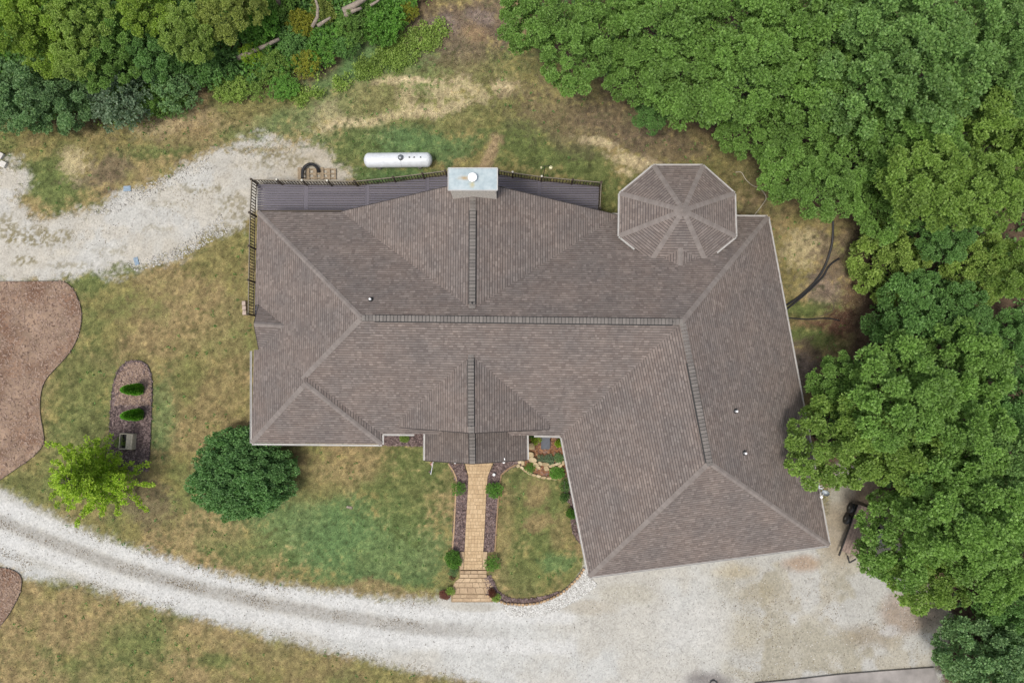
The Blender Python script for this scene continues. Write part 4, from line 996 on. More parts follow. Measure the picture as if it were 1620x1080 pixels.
for a in [
    (198, 168, 46, LM_silver, 'silvery green shrub at the edge of the grass below the thicket', 0, 3.0), (285, 140, 42, LM_bdark, 'dark bluish shrub right of the silvery one', 1, 2.6), (278, 172, 22, LM_blu, 'small bluish green shrub right of the silvery one, by the grass', 1, 1.4), (245, 165, 24, LM_mid, 'mid-green shrub squeezed between the silvery and bluish shrubs', 2, 1.8),
    (335, 110, 36, LM_dark, 'dark-green shrub left of the fallen log', 2, 2.2), (415, 45, 34, LM_brt, 'fresh green round shrub above the fallen log', 0, 2.4), (403, 90, 20, LM_lime, 'lime-green shrub growing over the fallen log', 1, 1.6), (365, 140, 26, LM_olive, 'yellowish low shrub in front of the log end', 2, 1.2), (432, 105, 26, LM_yel, 'green low shrub right of the lime one', 0, 1.2), (484, 100, 24, LM_gold, 'golden yellow shrub at the thicket edge', 1, 1.5),
    (478, 40, 22, LM_gold, 'small yellow shrub left of the bare grey branches', 2, 1.6), (520, 70, 34, LM_brt, 'green shrub below the bare grey branches', 1, 1.5), (562, 45, 28, LM_mid, 'green shrub left of the dark red one', 0, 1.8), (608, 38, 34, LM_brt, 'bright green shrub near the right end of the thicket', 2, 1.8), (647, 22, 16, LM_gold, 'small ochre shrub at the right end of the thicket', 0, 1.2), (585, 8, 30, LM_mid, 'green shrub cut by the top edge above the bright one', 1, 1.8), (552, 55, 13, LM_red, 'dark red leafy shrub amid green ones', 1, 1.0), (450, 10, 30, LM_mid, 'green shrub by the bare dark trunk at the top edge', 2, 2), (545, 75, 22, LM_dark, 'dark-green shrub at the foot of the dark red one', 0, 1.2), (450, 138, 24, LM_brt, 'low fresh green shrub lowest along the thicket edge', 0, .9), (400, 138, 24, LM_yel, 'low yellow-green shrub by the dry grass', 1, .9), (512, 20, 22, LM_brown, 'brownish shrub under the bare grey branches', 2, 1.2), (640, 5, 26, LM_brt, 'bright green shrub at the top edge, far right of the thicket', 1, 1.2), (465, 70, 26, LM_dark, 'dark shrub in the middle between the log and the branches', 2, 1.4)]:
    shrub(*a[:6], h=a[6], group=GL)
# shrubs and plants round the house
for a in [
    (725.5, 771, 11.5, LM_brt, 'green leafy plant left of the walkway, nearer the porch', 1, .7), (781.5, 775, 13, LM_brt, 'green leafy plant right of the walkway, nearer the porch', 0, .7), (717, 884, 13, LM_brt, 'green leafy plant left of the walkway, beside the steps', 2, .8), (779, 892, 13, LM_brt, 'green leafy plant right of the walkway, beside the steps', 1, .8)]:
    shrub(*a[:6], h=a[6], name='leafy_plant', cat='plant', group='four green plants along the walkway')
for a in [(716, 903, 8, LM_bdark, 'small dark plant at the foot of the lower left walkway plant', 1, .5), (713.5, 934, 7, LM_olive, 'small olive mound left of the lowest walkway step', 0, .4), (784, 944, 7.5, LM_olive, 'small olive mound right of the lowest walkway step', 0, .4), (779, 937, 6.5, LM_red, 'small red-leaved plant right of the lowest walkway step', 2, .45), (716, 912, 5, LM_red, 'small red-leaved plant left of the walkway steps', 1, .35), (704, 940, 8, LM_red, 'straggly reddish plant at the lawn corner by the drive', 2, .25),
          (903.5, 812, 8, LM_brt, 'bright green plant against the garage wall', 2, .8), (897, 768, 12, LM_dark, 'dark olive shrub by the garage wall below the rock bed', 1, 1.0), (893, 786, 8, LM_dark, 'small dark shrub inside the black edging by the garage wall', 0, .7), (838, 739, 9, LM_brt, 'green plant between the two stone tiers, left', 1, .5), (881, 748, 11, LM_brt, 'green plant between the two stone tiers, right', 2, .5),
          (841, 684, 9, LM_dark, 'dark green plant in the corner beside the porch roof', 0, 1.1), (847, 695, 9, LM_lime, 'lime-green plant at the top of the rock bed, left side', 1, .8), (885, 700, 7, LM_lime, 'lime-green plant at the top of the rock bed, right side', 2, .8), (868, 728, 9, LM_silver, 'grey-green clump of spiky leaves behind the upper stones', 0, .4), (884, 724, 8, LM_bdark, 'dark grey-green clump right of the spiky one', 0, .4), (856, 724, 7, LM_silver, 'grey-green clump left of the spiky one', 1, .35),
          (640, 693, 7, LM_olive, 'small weedy plant in the dark bed left of the porch', 2, .35)]:
    shrub(*a[:6], h=a[6], name='garden_plant', cat='plant', group='small plants in the beds round the house')
# dense round bush
V, Fq = puff_crown(301, R=3.9, zs=.55, sp=.60, pr=(.32, .52), ros=26, k=18, leaf=.135, zmin=-.45, rr=.17, core=3600, cand=3000)
p = U(385.5, 751, 1.5)
e = empty('round_bush', (p.x, p.y, 0), 'large dense dark-green round bush at the southwest corner of the house', 'bush')
o = obj('foliage', np_mesh('foliage', V, Fq, LM_bush), e); o.location = (0, 0, 1.25); o.scale = (1.03, .70, .95)
t = obj('stem', stem_me, e); t.scale = (2, 2, 1.3)
# lime young tree: shoots along a leader
def shoot_tree():
    Cs, As = [], []; mb = MB(); mb.tube([(0, 0, -.05), (.05, 0, 2), (0, .05, 4.2), (0, 0, 6.2)], [.11, .085, .05, .015], 8); limbs = MB()
    for i in range(120):
        z = .9 + 5.0 * (i / 120) ** .9; a = i * 2.4 + random.uniform(-.3, .3); L = (4.4 - .66 * z) * random.uniform(.5, 1.1); up = random.uniform(.15, .5)
        am = a % 6.2832; L *= .5 if .3 < am < 1.25 else 1.0
        b = Vector((math.cos(a), math.sin(a), up)); n = int(L / .13)
        limbs.tube([(0, 0, z), tuple(Vector((0, 0, z)) + b * L * .5), tuple(Vector((0, 0, z)) + b * L - Vector((0, 0, .1 * L)))], [.028, .018, .006], 4)
        for j in range(2, n):
            f = j / n; q = Vector((0, 0, z)) + b * L * f - Vector((0, 0, .12 * L * f * f)); wob = .20 * (1.2 - f)
            Cs.append((q.x + random.gauss(0, wob), q.y + random.gauss(0, wob), q.z + random.gauss(0, .08))); As.append((b.x * .5, b.y * .5, .9))
    C = np.array(Cs); A = unit(np.array(As))
    V, Fq = rosettes(C, A, np.full(len(C), .17), 24, .125, .9)
    return mb, limbs, V, Fq
mb, limbs, V, Fq = shoot_tree()
p = U(154, 751, 2.6)
e = empty('lime_tree', (p.x, p.y, 0), 'young tree with bright lime-green foliage beside the gravel drive', 'tree')
obj('trunk', mb.mesh('trunk', M_bark, True), e); obj('limbs', limbs.mesh('limbs', M_bark), e); obj('crown', np_mesh('crown', V, Fq, LM_lime), e)
# two arborvitae
n = 5200; z = rng.uniform(0, 1, n) ** 1.15; r = .50 * np.sqrt(np.clip(1 - z, 0, 1)) * (.75 + .25 * z) * rng.uniform(.5, 1, n); a = rng.uniform(0, 6.28, n)
C = np.stack([r * np.cos(a), r * np.sin(a), .08 + 2.05 * z], 1); D = unit(np.stack([np.cos(a) * .6, np.sin(a) * .6, np.full(n, 1.0)], 1) + rng.normal(0, .2, (n, 3)))
Vc, Fc = leaf_quads(C, D, rng.uniform(.08, .16, n), rng.uniform(.025, .045, n)); con_me = np_mesh('foliage', Vc, Fc, LM_conif)
for py, lab in ((615.5, 'upper of two small cone-shaped evergreens in the narrow mulch bed'), (655, 'lower of two small cone-shaped evergreens in the narrow mulch bed, above the wooden box')):
    p = U(221.5, py, 0); e = empty('arborvitae', p, lab, 'conifer', 'two cone-shaped evergreens in the narrow bed'); obj('foliage', con_me, e); obj('trunk', MB().tube([(0, 0, 0), (0, 0, 1.4)], [.05, .02], 6).mesh('trunk', M_bark), e)
# undergrowth in both woods
def undergrowth(name, poly, n, mats, zr, inset, k=14, leaf=.24):
    P = sample_poly(poly, n * 2); px, py = W2P(P[:, 0], P[:, 1]); P = P[sdf(px, py, poly) + (fbm(P[:, 0], P[:, 1], .8, 3, 3) - .5) * 40 > inset][:n]
    P[:, 2] = rng.uniform(zr[0], zr[1], len(P))
    V, Fq = rosettes(P, unit(np.array([[0, 0, 1.0]]) + rng.normal(0, .3, (len(P), 3))), np.full(len(P), .35), k, leaf)
    o = obj(name, np_mesh(name, V, Fq, mats)); o['kind'] = 'stuff'; return o
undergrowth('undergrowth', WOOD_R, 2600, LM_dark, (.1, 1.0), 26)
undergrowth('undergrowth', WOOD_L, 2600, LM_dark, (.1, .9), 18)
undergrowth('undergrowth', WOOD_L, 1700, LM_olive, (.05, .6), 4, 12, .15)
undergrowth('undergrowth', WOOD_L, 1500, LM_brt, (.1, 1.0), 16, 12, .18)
undergrowth('weeds', [(480, 175), (430, 150), (540, 120), (600, 60), (700, 25), (720, 50), (690, 90), (640, 120), (560, 150)], 800, LM_olive, (.0, .2), 9, 10, .13)
undergrowth('weeds', [(500, 150), (560, 90), (630, 60), (660, 90), (600, 120)], 450, LM_olive, (.0, .25), 8, 10, .13)

# grass: small tufts over every lawn
n = 150000
gxs = rng.uniform(-37, 37, n); gys = rng.uniform(-24, 28, n); px, py = W2P(gxs, gys)
m1, m2 = gravel_mask(gxs, gys, px, py); bad = np.maximum(m1, m2) + rng.normal(0, 4, n) > -2
for b_ in (HOUSE_PX, BED_L, BED_B, BED_I, BED_W1, BED_W2, BED_E, BED_R, PEBBLE, CURVEBED, [(734, 732), (782, 732), (771, 880), (786, 950), (708, 950), (733, 880)]):
    bad |= sdf(px, py, b_) > -1.0
bad |= (np.maximum(sdf(px, py, WOOD_R), sdf(px, py, WOOD_L)) > 30)
gxs, gys, px, py = gxs[~bad], gys[~bad], px[~bad], py[~bad]; n = len(gxs)
gc = ground_col(gxs, gys, px, py) * rng.uniform(.6, 1.75, (n, 1)) * (1 + rng.normal(0, .07, (n, 3)))
rough_ = sstep(300, 200, py) * .5 + .5
P = np.stack([gxs, gys, np.zeros(n)], 1); Vs, Cs = [], []
for k in range(2):
    D = unit(np.stack([rng.normal(0, .7, n), rng.normal(0, .7, n), rng.uniform(.35, .9, n)], 1))
    V, Fq = leaf_quads(P, D, rng.uniform(.06, .13, n) * rough_ * 1.1, rng.uniform(.012, .026, n)); Vs.append(V); Cs.append(np.tile(np.clip(gc, .01, .6), (4, 1)))
Fa = np.concatenate([Fq, Fq + 4 * n]); m_g, nt, b = nmat('grass_blade'); a = node(nt, 'ShaderNodeAttribute'); a.attribute_name = 'Col'; nt.links.new(a.outputs['Color'], b.inputs['Base Color']); b.inputs['Roughness'].default_value = .7
o = obj('grass', np_mesh('grass', np.concatenate(Vs), Fa, m_g, np.concatenate(Cs))); o['kind'] = 'stuff'

# fallen leaves on the drive and weed clumps in the lawns
M_leaflit = island('fallen_leaf', [(0, (.10, .08, .055)), (.6, (.19, .145, .09)), (1, (.28, .23, .14))], .9)
def litter(pts, n, w, z=.012):
    t = rng.uniform(0, len(pts) - 1.001, n); i = t.astype(int); f = (t - i)[:, None]; A = np.array(pts, float)
    q = A[i] * (1 - f) + A[i + 1] * f + rng.normal(0, w, (n, 2)); P = np.array([U(a, b_, z)[:] for a, b_ in q])
    k = vn(P[:, 0] * .7, P[:, 1] * .7, 171) + rng.uniform(-.2, .2, n) > .48; P = P[k]; D = unit(np.stack([rng.normal(0, 1, len(P)), rng.normal(0, 1, len(P)), rng.uniform(.05, .35, len(P))], 1))
    L = rng.uniform(.03, .085, len(P)); V, Fq = leaf_quads(P, D, L, L * .4); o = obj('fallen_leaves', np_mesh('fallen_leaves', V, Fq, M_leaflit)); o['kind'] = 'stuff'
litter([(-10, 822), (60, 848), (180, 893), (300, 927), (420, 954), (540, 975), (660, 990)], 3400, 5)
litter([(0, 872), (60, 900), (200, 938), (400, 990), (600, 1040), (760, 1074)], 1500, 5)
litter([(100, 832), (300, 902), (500, 944), (680, 958)], 900, 4)
litter([(1180, 930), (1220, 1000), (1300, 960), (1380, 1000), (1450, 985), (1500, 950)], 2600, 32)
litter([(1130, 1070), (1200, 1068), (1300, 1058), (1460, 1045)], 700, 10)
litter([(20, 380), (120, 375), (260, 340), (340, 300), (450, 250)], 1300, 22)
litter([(690, 60), (760, 50), (800, 110), (930, 160), (1060, 225), (1190, 290)], 2600, 26)
litter([(1340, 390), (1345, 470), (1325, 520), (1275, 580)], 1600, 18)
n = 2600; P = np.stack([rng.uniform(-36, 30, n), rng.uniform(-23, 24, n), np.full(n, .01)], 1); px, py = W2P(P[:, 0], P[:, 1])
bad = np.maximum(*gravel_mask(P[:, 0], P[:, 1], px, py)) > -2
for b_ in (HOUSE_PX, BED_L, BED_B, BED_I, BED_W1, BED_W2, BED_E, BED_R, PEBBLE, CURVEBED, WOOD_R, WOOD_L, [(734, 732), (782, 732), (771, 880), (786, 950), (708, 950), (733, 880)]): bad |= sdf(px, py, b_) > -3
P = P[~bad & (vn(P[:, 0] * .35, P[:, 1] * .35, 181) > .45)]
V, Fq = rosettes(P, np.tile([[0, 0, 1.0]], (len(P), 1)), rng.uniform(.05, .13, len(P)), 9, .10, .9)
o = obj('lawn_weeds', np_mesh('lawn_weeds', V, Fq, LM_dark)); o['kind'] = 'stuff'

# ------------------------------------------------------------------ walkway of pavers, landing and steps
def walk_piece(name, pts_px, z0, z1, mat, parent, inset=.006):
    P = PXL(pts_px, z1); c = sum(P, Vector()) / len(P)
    q = [(p.x + (c.x - p.x) * inset / max((c - p).length, .01), p.y + (c.y - p.y) * inset / max((c - p).length, .01)) for p in P]
    return obj(name, MB().prism(q, z0, z1).mesh(name, mat), parent)
ZW = .17
wbase = [(733.5, 726), (782, 726), (771.5, 754), (769, 787), (766, 850), (762.5, 900.5), (733.6, 900.5), (736.5, 840), (740, 780), (741, 753)]
wo = MB().prism([(p.x, p.y) for p in PXL(wbase, ZW - .03)], 0, ZW - .03).build('walkway', M_sand); wo['kind'] = 'structure'
y = 727.0; npv = 0
def xat(y_):
    l = np.interp(y_, [726, 753, 780, 840, 900.5], [733.5, 741, 740, 736.5, 733.6]); r = np.interp(y_, [726, 754, 787, 850, 900.5], [782, 771.5, 769, 766, 762.5]); return l, r
while y < 899.5:
    h = random.choice((5.2, 5.2, 5.2, 7.0)); y2 = min(y + h, 900.3)
    l1_, r1_ = xat(y); l2_, r2_ = xat(y2); f = 0.0; nrow = int(round((r1_ - l1_) / 4.9)); cuts = [0.0]
    while cuts[-1] < 1: cuts.append(cuts[-1] + random.choice((1, 1, 1.5)) / nrow)
    cuts = [c for c in cuts if c < 1 - .4 / nrow] + [1.0]
    for a_0, a_1 in zip(cuts[:-1], cuts[1:]):
        z1 = ZW + random.uniform(-.004, .004)
        walk_piece('paver', [(l1_ + (r1_ - l1_) * a_0 + .18, y + .18), (l1_ + (r1_ - l1_) * a_1 - .18, y + .18), (l2_ + (r2_ - l2_) * a_1 - .18, y2 - .18), (l2_ + (r2_ - l2_) * a_0 + .18, y2 - .18)], ZW - .06, z1, M_paver, wo, 0); npv += 1
    y = y2
print('pavers', npv)
lo = MB().prism([(p.x, p.y) for p in PXL([(727, 872), (771, 872), (770, 914), (786, 937), (780, 952), (714, 952), (713, 937), (727, 914)], .02)], 0, .02).build('step_footing', M_sand); lo['kind'] = 'structure'
for q in ([(728, 872.5), (734.3, 872.5), (733, 900.5), (727.5, 900.5)], [(764.5, 872.5), (771, 872.5), (770, 900.5), (763.2, 900.5)]):
    walk_piece('side_slab', q, .0, ZW - .012, M_paver_old, lo)
def rowslabs(ys, xl_, xr_, cuts, z):
    for c0, c1_ in zip(cuts[:-1], cuts[1:]):
        a0, a1 = xl_[0] + (xr_[0] - xl_[0]) * c0, xl_[0] + (xr_[0] - xl_[0]) * c1_; b0, b1 = xl_[1] + (xr_[1] - xl_[1]) * c0, xl_[1] + (xr_[1] - xl_[1]) * c1_
        walk_piece('step_slab', [(a0 + .2, ys[0] + .3), (a1 - .2, ys[0] + .3), (b1 - .2, ys[1] - .3), (b0 + .2, ys[1] - .3)], 0, z + random.uniform(-.003, .003), M_paver_old, lo)
rowslabs((902, 907.5), (728, 727.5), (770, 770), [0, .18, .4, .65, 1], .12); rowslabs((907.5, 913.5), (727.5, 727), (770, 770.5), [0, .33, .7, 1], .12)
rowslabs((914, 921), (726, 719), (771, 776), [0, .2, .42, .6, .8, 1], .085); rowslabs((921, 929), (719, 715.5), (776, 781), [0, .13, .3, .5, .66, .85, 1], .085); rowslabs((929, 938.5), (715.5, 715), (781, 785), [0, .18, .36, .55, .75, 1], .085)
rowslabs((940, 945.5), (717, 716), (779, 778), [0, .2, .35, .62, .8, 1], .045); rowslabs((945.5, 951), (716, 715), (778, 777), [0, .28, .5, .72, 1], .045)
for poly, lab in (([(709, 733), (717, 745), (722, 757), (720.5, 790), (718, 840), (715.5, 872)], 'thin tan curb strip along the lawn left of the walkway beds'), ([(816, 735), (803, 742), (793, 751), (789.5, 772), (787.5, 800), (785, 840), (783, 872)], 'thin tan curb strip along the lawn right of the walkway beds')):
    P = PXL(poly, .09); mb = MB()
    for a, b_ in zip(P[:-1], P[1:]): mb.beam((a.x, a.y, .05), (b_.x, b_.y, .05), .09, .10)
    tag(mb.build('curb_strip', M_brick), lab, 'curb', 'tan curb strips beside the walkway')

# ------------------------------------------------------------------ stone edgings
def stone_me(w, h, t, seed, mat):
    r = random.Random(seed); k = r.choice((6, 7, 8)); pts = []
    for i in range(k):
        a = 2 * math.pi * i / k + r.uniform(-.2, .2); e_ = r.uniform(.85, 1.12)
        sx = abs(math.cos(a)) ** .6 * math.copysign(1, math.cos(a)); sy = abs(math.sin(a)) ** .6 * math.copysign(1, math.sin(a)); pts.append((sx * w / 2 * e_, sy * h / 2 * e_))
    lo_ = [(x, y_, 0) for x, y_ in pts]; mi = [(x * 1.0, y_ * 1.0, t * .8) for x, y_ in pts]; hi = [(x * .86, y_ * .86, t + r.uniform(-.012, .012)) for x, y_ in pts]
    m = MB().add(lo_ + mi + hi, [tuple(range(2 * k, 3 * k))] + [(i, (i + 1) % k, k + (i + 1) % k, k + i) for i in range(k)] + [(k + i, k + (i + 1) % k, 2 * k + (i + 1) % k, 2 * k + i) for i in range(k)])
    return m.mesh('stone', mat)
def stones(name, label, cat, lst, z, t):
    c = U(lst[0][0], lst[0][1], 0); e = empty(name, c, label, cat)
    for i, (a, b_, w, h, rz) in enumerate(lst):
        p = U(a, b_, z + t); o = obj('stone', stone_me(w / 24.2, h / 24.2, t * random.uniform(.85, 1.1), i * 7 + int(a), M_sandstone), e); o.location = (p.x - c.x, p.y - c.y, z); o.rotation_euler = (0, 0, rz)
    return e
def zp(x, y_): return (780 + x / 7.2, 630 + y_ / 7.2)
up = [(440, 545, 74, 88, .2), (428, 640, 84, 70, -.1), (455, 700, 108, 66, -.3), (490, 755, 80, 60, -.7), (520, 790, 60, 40, -.3), (536, 740, 62, 52, -.4), (600, 750, 104, 44, -.1), (608, 800, 70, 62, .1), (672, 768, 84, 46, .3), (735, 745, 90, 40, .35), (690, 810, 92, 40, .35), (765, 770, 66, 40, .45), (800, 735, 40, 60, .1)]
lowr = [(305, 725, 56, 44, .3), (342, 738, 40, 56, 0), (288, 768, 46, 40, .5), (330, 790, 56, 40, -.6), (372, 822, 60, 40, -.6), (415, 850, 62, 38, -.5), (462, 872, 62, 36, -.3), (520, 888, 62, 34, -.2), (578, 902, 62, 34, -.1), (640, 910, 68, 32, 0), (700, 916, 64, 32, 0), (755, 905, 56, 34, .2), (790, 890, 40, 30, .4)]
stones('rock_wall', 'upper curved tier of tan sandstone blocks round the flower bed beside the porch', 'stone wall', [(*zp(a, b_), w / 7.2, h / 7.2, r) for a, b_, w, h, r in up], .05, .28)
stones('rock_wall', 'lower curved tier of tan sandstone blocks along the small lawn', 'stone wall', [(*zp(a, b_), w / 7.2, h / 7.2, r) for a, b_, w, h, r in lowr], .03, .16)
p = U(863, 700, .3)
tag(obj('slate_spillway', MB().beam((p.x, p.y + .75, .42), (p.x, p.y - .45, .12), .55, .06).beam((p.x - .28, p.y + .7, .46), (p.x - .28, p.y - .4, .18), .05, .08).beam((p.x + .28, p.y + .7, .46), (p.x + .28, p.y - .4, .18), .05, .08).mesh('slate_spillway', simple('dark_slate', (.05, .058, .075), .4, .3, 7))), 'dark slate chute at the top of the rock bed under the eave', 'slate chute')
EDG = [(770, 941), (778, 946), (790, 951), (800, 953.5), (812, 955), (830, 955.5), (846, 954), (861, 950), (874, 945), (887, 938), (900, 928), (911, 917), (918.5, 908), (924, 897)]
P = PXL(EDG, .1); e = empty('brick_edging', P[0], 'curved row of small tan bricks bordering the small lawn at the gravel', 'edging')
cum = [0]
for a, b_ in zip(P[:-1], P[1:]): cum.append(cum[-1] + (b_ - a).length)
s_ = .1
while s_ < cum[-1]:
    x = np.interp(s_, cum, [q.x for q in P]); y_ = np.interp(s_, cum, [q.y for q in P]); x2 = np.interp(s_ + .05, cum, [q.x for q in P]); y2 = np.interp(s_ + .05, cum, [q.y for q in P])
    o = obj('brick', stone_me(.22, .17, .1, int(s_ * 100), M_brick), e); o.location = (x - P[0].x + random.uniform(-.015, .015), y_ - P[0].y + random.uniform(-.015, .015), 0); o.rotation_euler = (0, 0, math.atan2(y2 - y_, x2 - x) + random.uniform(-.12, .12)); s_ += .245
gb_ = bed([(892, 762), (893, 775), (896, 790), (904, 799), (904, 825), (906, 842), (914, 856), (921, 862), (906, 760)], M_mulch_w, M_chip_d, 700, it=1)

# ------------------------------------------------------------------ propane tank
a0, a1 = U(576, 254, .78), U(684, 253, .78); Lt = (a1 - a0).length; ctr = (a0 + a1) / 2; ang = math.atan2(a1.y - a0.y, a1.x - a0.x); rt = .50
e = empty('propane_tank', (ctr.x, ctr.y, 0), 'long white propane tank lying on the grass behind the deck', 'gas tank', rz=ang)
prof = [(rt * math.sin(t), -Lt / 2 + .36 - .36 * math.cos(t)) for t in np.linspace(.02, math.pi / 2, 9)]
prof = prof + [(r_, -h_) for r_, h_ in prof[::-1]]
o = MB().lathe(prof, (0, 0, .80), 32, 'x').build('tank_shell', simple('weathered_tank_paint', (.60, .63, .66), .35, .10, 2.5), e, True)
for i, p_ in enumerate(o.data.polygons): p_.use_smooth = len(p_.vertices) == 4
hx = .25
obj('dome_lid', MB().lathe([(.19, -.10), (.19, .08), (.165, .15), (.08, .20), (.01, .21)], (hx, 0, .80 + rt), 16).mesh('dome_lid', M_grey, True), e)
for x, w in ((.84, .11), (1.16, .05), (1.6, .05)):
    obj('valve', MB().lathe([(.05, -.05), (.05, .03), (.03, .05)], (x, .02, .80 + rt - .005), 8).box((x, .02, .80 + rt + .01), (w, .05, .05)).mesh('valve', M_black), e)
band = MB().lathe([(rt + .004, -.012), (rt + .004, .012)], (hx, 0, .80), 32, 'x'); obj('weld_seam', band.mesh('weld_seam', simple('grey_line', (.35, .38, .42), .5)), e)
for x in (-Lt * .3, Lt * .3): obj('saddle', MB().box((x, 0, .17), (.22, .8, .34)).mesh('saddle', M_conc), e)

# ------------------------------------------------------------------ pallet, pipes, hoses
c = U(500, 274, 0); e = empty('pallet', c, 'old wooden pallet of spaced planks lying against the outside of the deck', 'pallet')
for i, x in enumerate((473.5, 486.5, 498, 509, 519.5, 530)):
    p, q = U(x, 265 + (i % 3), .12), U(x + .6, 284, .12); obj('plank', MB().beam(p - c, q - c, .24 if i < 5 else .12, .03).mesh('plank', M_palwood), e)
for y_ in (268, 275, 282): obj('runner', MB().beam(U(471, y_, .05) - c, U(532, y_, .05) - c, .09, .09).mesh('runner', M_palwood), e)
def hose(name, pts, r, z, mat, label, cat, ribs=False, group=None):
    P = [U(a, b_, (z[i] if isinstance(z, list) else z)) for i, (a, b_) in enumerate(pts)]; q = []
    for i in range(len(P) - 1):
        p0, p1, p2, p3 = P[max(i - 1, 0)], P[i], P[i + 1], P[min(i + 2, len(P) - 1)]
        for k in range(6):
            t = k / 6; q.append(.5 * (2 * p1 + (p2 - p0) * t + (2 * p0 - 5 * p1 + 4 * p2 - p3) * t * t + (3 * p1 - p0 - 3 * p2 + p3) * t ** 3))
    q.append(P[-1])
    if ribs:
        f = []
        for a, b_ in zip(q[:-1], q[1:]):
            m_ = max(2, int((b_ - a).length / .035)); f += [a.lerp(b_, j / m_) for j in range(m_)]
        q = f; r = [r * (1.0 if j % 2 else .85) for j in range(len(q))]
    return tag(MB().tube(q, r, 8).build(name, mat, None, not ribs), label, cat, group)
hose('drain_pipe', [(478.5, 282), (478.6, 272), (482.6, 263.5), (491, 259.5), (499, 262.5), (503, 268), (504.5, 273)], .115, [.5, .45, .35, .3, .3, .28, .26], M_black, 'thick black corrugated pipe bent into a hook over the pallet', 'pipe', True)
hose('drain_pipe', [(1318, 350), (1317, 380), (1312, 402), (1303, 425), (1290, 445), (1275, 460), (1258, 474), (1238, 486)], .085, .09, M_black, 'upper and longer of two parallel black pipes curving from the house to the wood', 'pipe', True, 'black pipes right of the house')
hose('drain_pipe', [(1328, 409), (1318, 415), (1310, 423), (1303, 436), (1290, 450), (1272, 467), (1242, 491)], .07, .08, M_black, 'lower and shorter of two parallel black pipes curving from the house to the wood', 'pipe', True, 'black pipes right of the house')
hose('black_cable', [(1245, 502.5), (1262, 504), (1280, 505), (1300, 503.5), (1314, 504), (1328, 507)], .045, .05, M_black, 'thin black pipe running straight from the east wall to the red leaves', 'pipe', False, 'black pipes right of the house')
hose('black_cable', [(1284, 464), (1296, 462), (1306, 465), (1314, 472), (1319, 481), (1318, 490), (1305, 498), (1290, 502)], .022, .03, M_bark, 'thin dark cable curling on the ground below the black pipes', 'cable')
hose('garden_hose', [(1164, 272.5), (1173, 273), (1180, 284), (1190, 293), (1203, 299), (1212, 312), (1206, 324), (1192, 342)], .028, .04, simple('pale_hose', (.42, .38, .30), .6), 'thin pale hose snaking on the grass right of the turret', 'hose')
hose('black_hoop', [(1123, 1082), (1125, 1077), (1130, 1076), (1134, 1079), (1136, 1084)], .035, .1, M_black, 'small black hoop cut by the bottom edge on the gravel', 'hoop')
# feeder pole on the deck rail
p0 = U(858, 285, ZD); e = empty('feeder_pole', (p0.x + .05, p0.y + .12, ZD), 'thin dark pole with two pale hanging feeders on the north deck rail', 'bird feeder')
obj('pole', MB().tube([(0, 0, 0), (0, 0, 2.75)], .022, 6).mesh('pole', M_black), e)
obj('arm', MB().tube([(-.22, 0, 2.55), (-.12, 0, 2.72), (0, 0, 2.66), (.2, 0, 2.78), (.38, 0, 2.6)], .014, 5).mesh('arm', M_black), e)
M_feed = simple('pale_feeder', (.72, .68, .42), .4)
for x, r_ in ((.38, .11), (-.22, .06)): obj('feeder', MB().lathe([(r_ * .5, -.3), (r_, -.24), (r_, -.06), (r_ * .2, 0)], (x, -.02, 2.6), 10).mesh('feeder', M_feed), e)

# ------------------------------------------------------------------ wooden planter box with lid, scraps, blocks
c = U(204, 697, 0); e = empty('planter_box', c, 'weathered wooden box with black opening and plank lid in the narrow mulch bed', 'box', rz=-.06)
for (x, y_, w, h) in ((-.36, 0, .05, 1.0), (.52, 0, .05, 1.0), (.08, .5, .93, .05), (.08, -.5, .93, .05)): obj('side_board', MB().box((x, y_, .26), (w, h, .5)).mesh('side_board', M_wood), e)
obj('liner', MB().box((.06, 0, .10), (.80, .9, .16)).mesh('liner', M_black), e)
for i in range(3): obj('lid_plank', MB().box((.17 + .145 * i, .01, .53 + .004 * i), (.135, 1.02, .03)).mesh('lid_plank', M_wood), e)
shrub(190, 700, 9, LM_olive, 'straggly grey-green plant growing on the left rim of the wooden box', 1, .55, name='garden_plant', cat='plant', group='small plants in the beds round the house')
def scrap(name, px, py, w, h, rz, mat, label, cat, t=.05, group=None):
    p = U(px, py, 0); mb = MB(); 
    mb.add([(-w / 2, -h / 2, .02), (w / 2, -h / 2, t), (w / 2 * .9, h / 2, .03), (-w / 2 * .85, h / 2 * .9, t * .8), (-w / 2, -h / 2, 0), (w / 2, -h / 2, 0), (w / 2 * .9, h / 2, 0), (-w / 2 * .85, h / 2 * .9, 0)], [(0, 1, 2, 3), (4, 5, 1, 0), (5, 6, 2, 1), (6, 7, 3, 2), (7, 4, 0, 3)])
    o = mb.build(name, mat); o.location = p; o.rotation_euler = (0, 0, rz); return tag(o, label, cat, group)
scrap('plastic_disc', 201.5, 298.5, .55, .38, .05, M_blue, 'faded blue flat plastic disc on the upper edge of the gravel track', 'disc', .08)
scrap('plastic_scrap', 216, 413, .32, .55, .3, M_blue, 'faded blue plastic scrap on the lower edge of the gravel track', 'scrap', .10)
scrap('wood_scrap', 209.5, 634.5, .36, .16, -.8, M_sandstone, 'small tan wood piece between the two evergreens', 'wood piece')
scrap('lawn_scrap', 553, 802, .42, .16, -.2, M_dead, 'tiny brown and white scrap on the green lawn left of the walkway', 'scrap', .10)
M_block = simple('pale_concrete_block', (.52, .50, .46), .9, .2, 7)
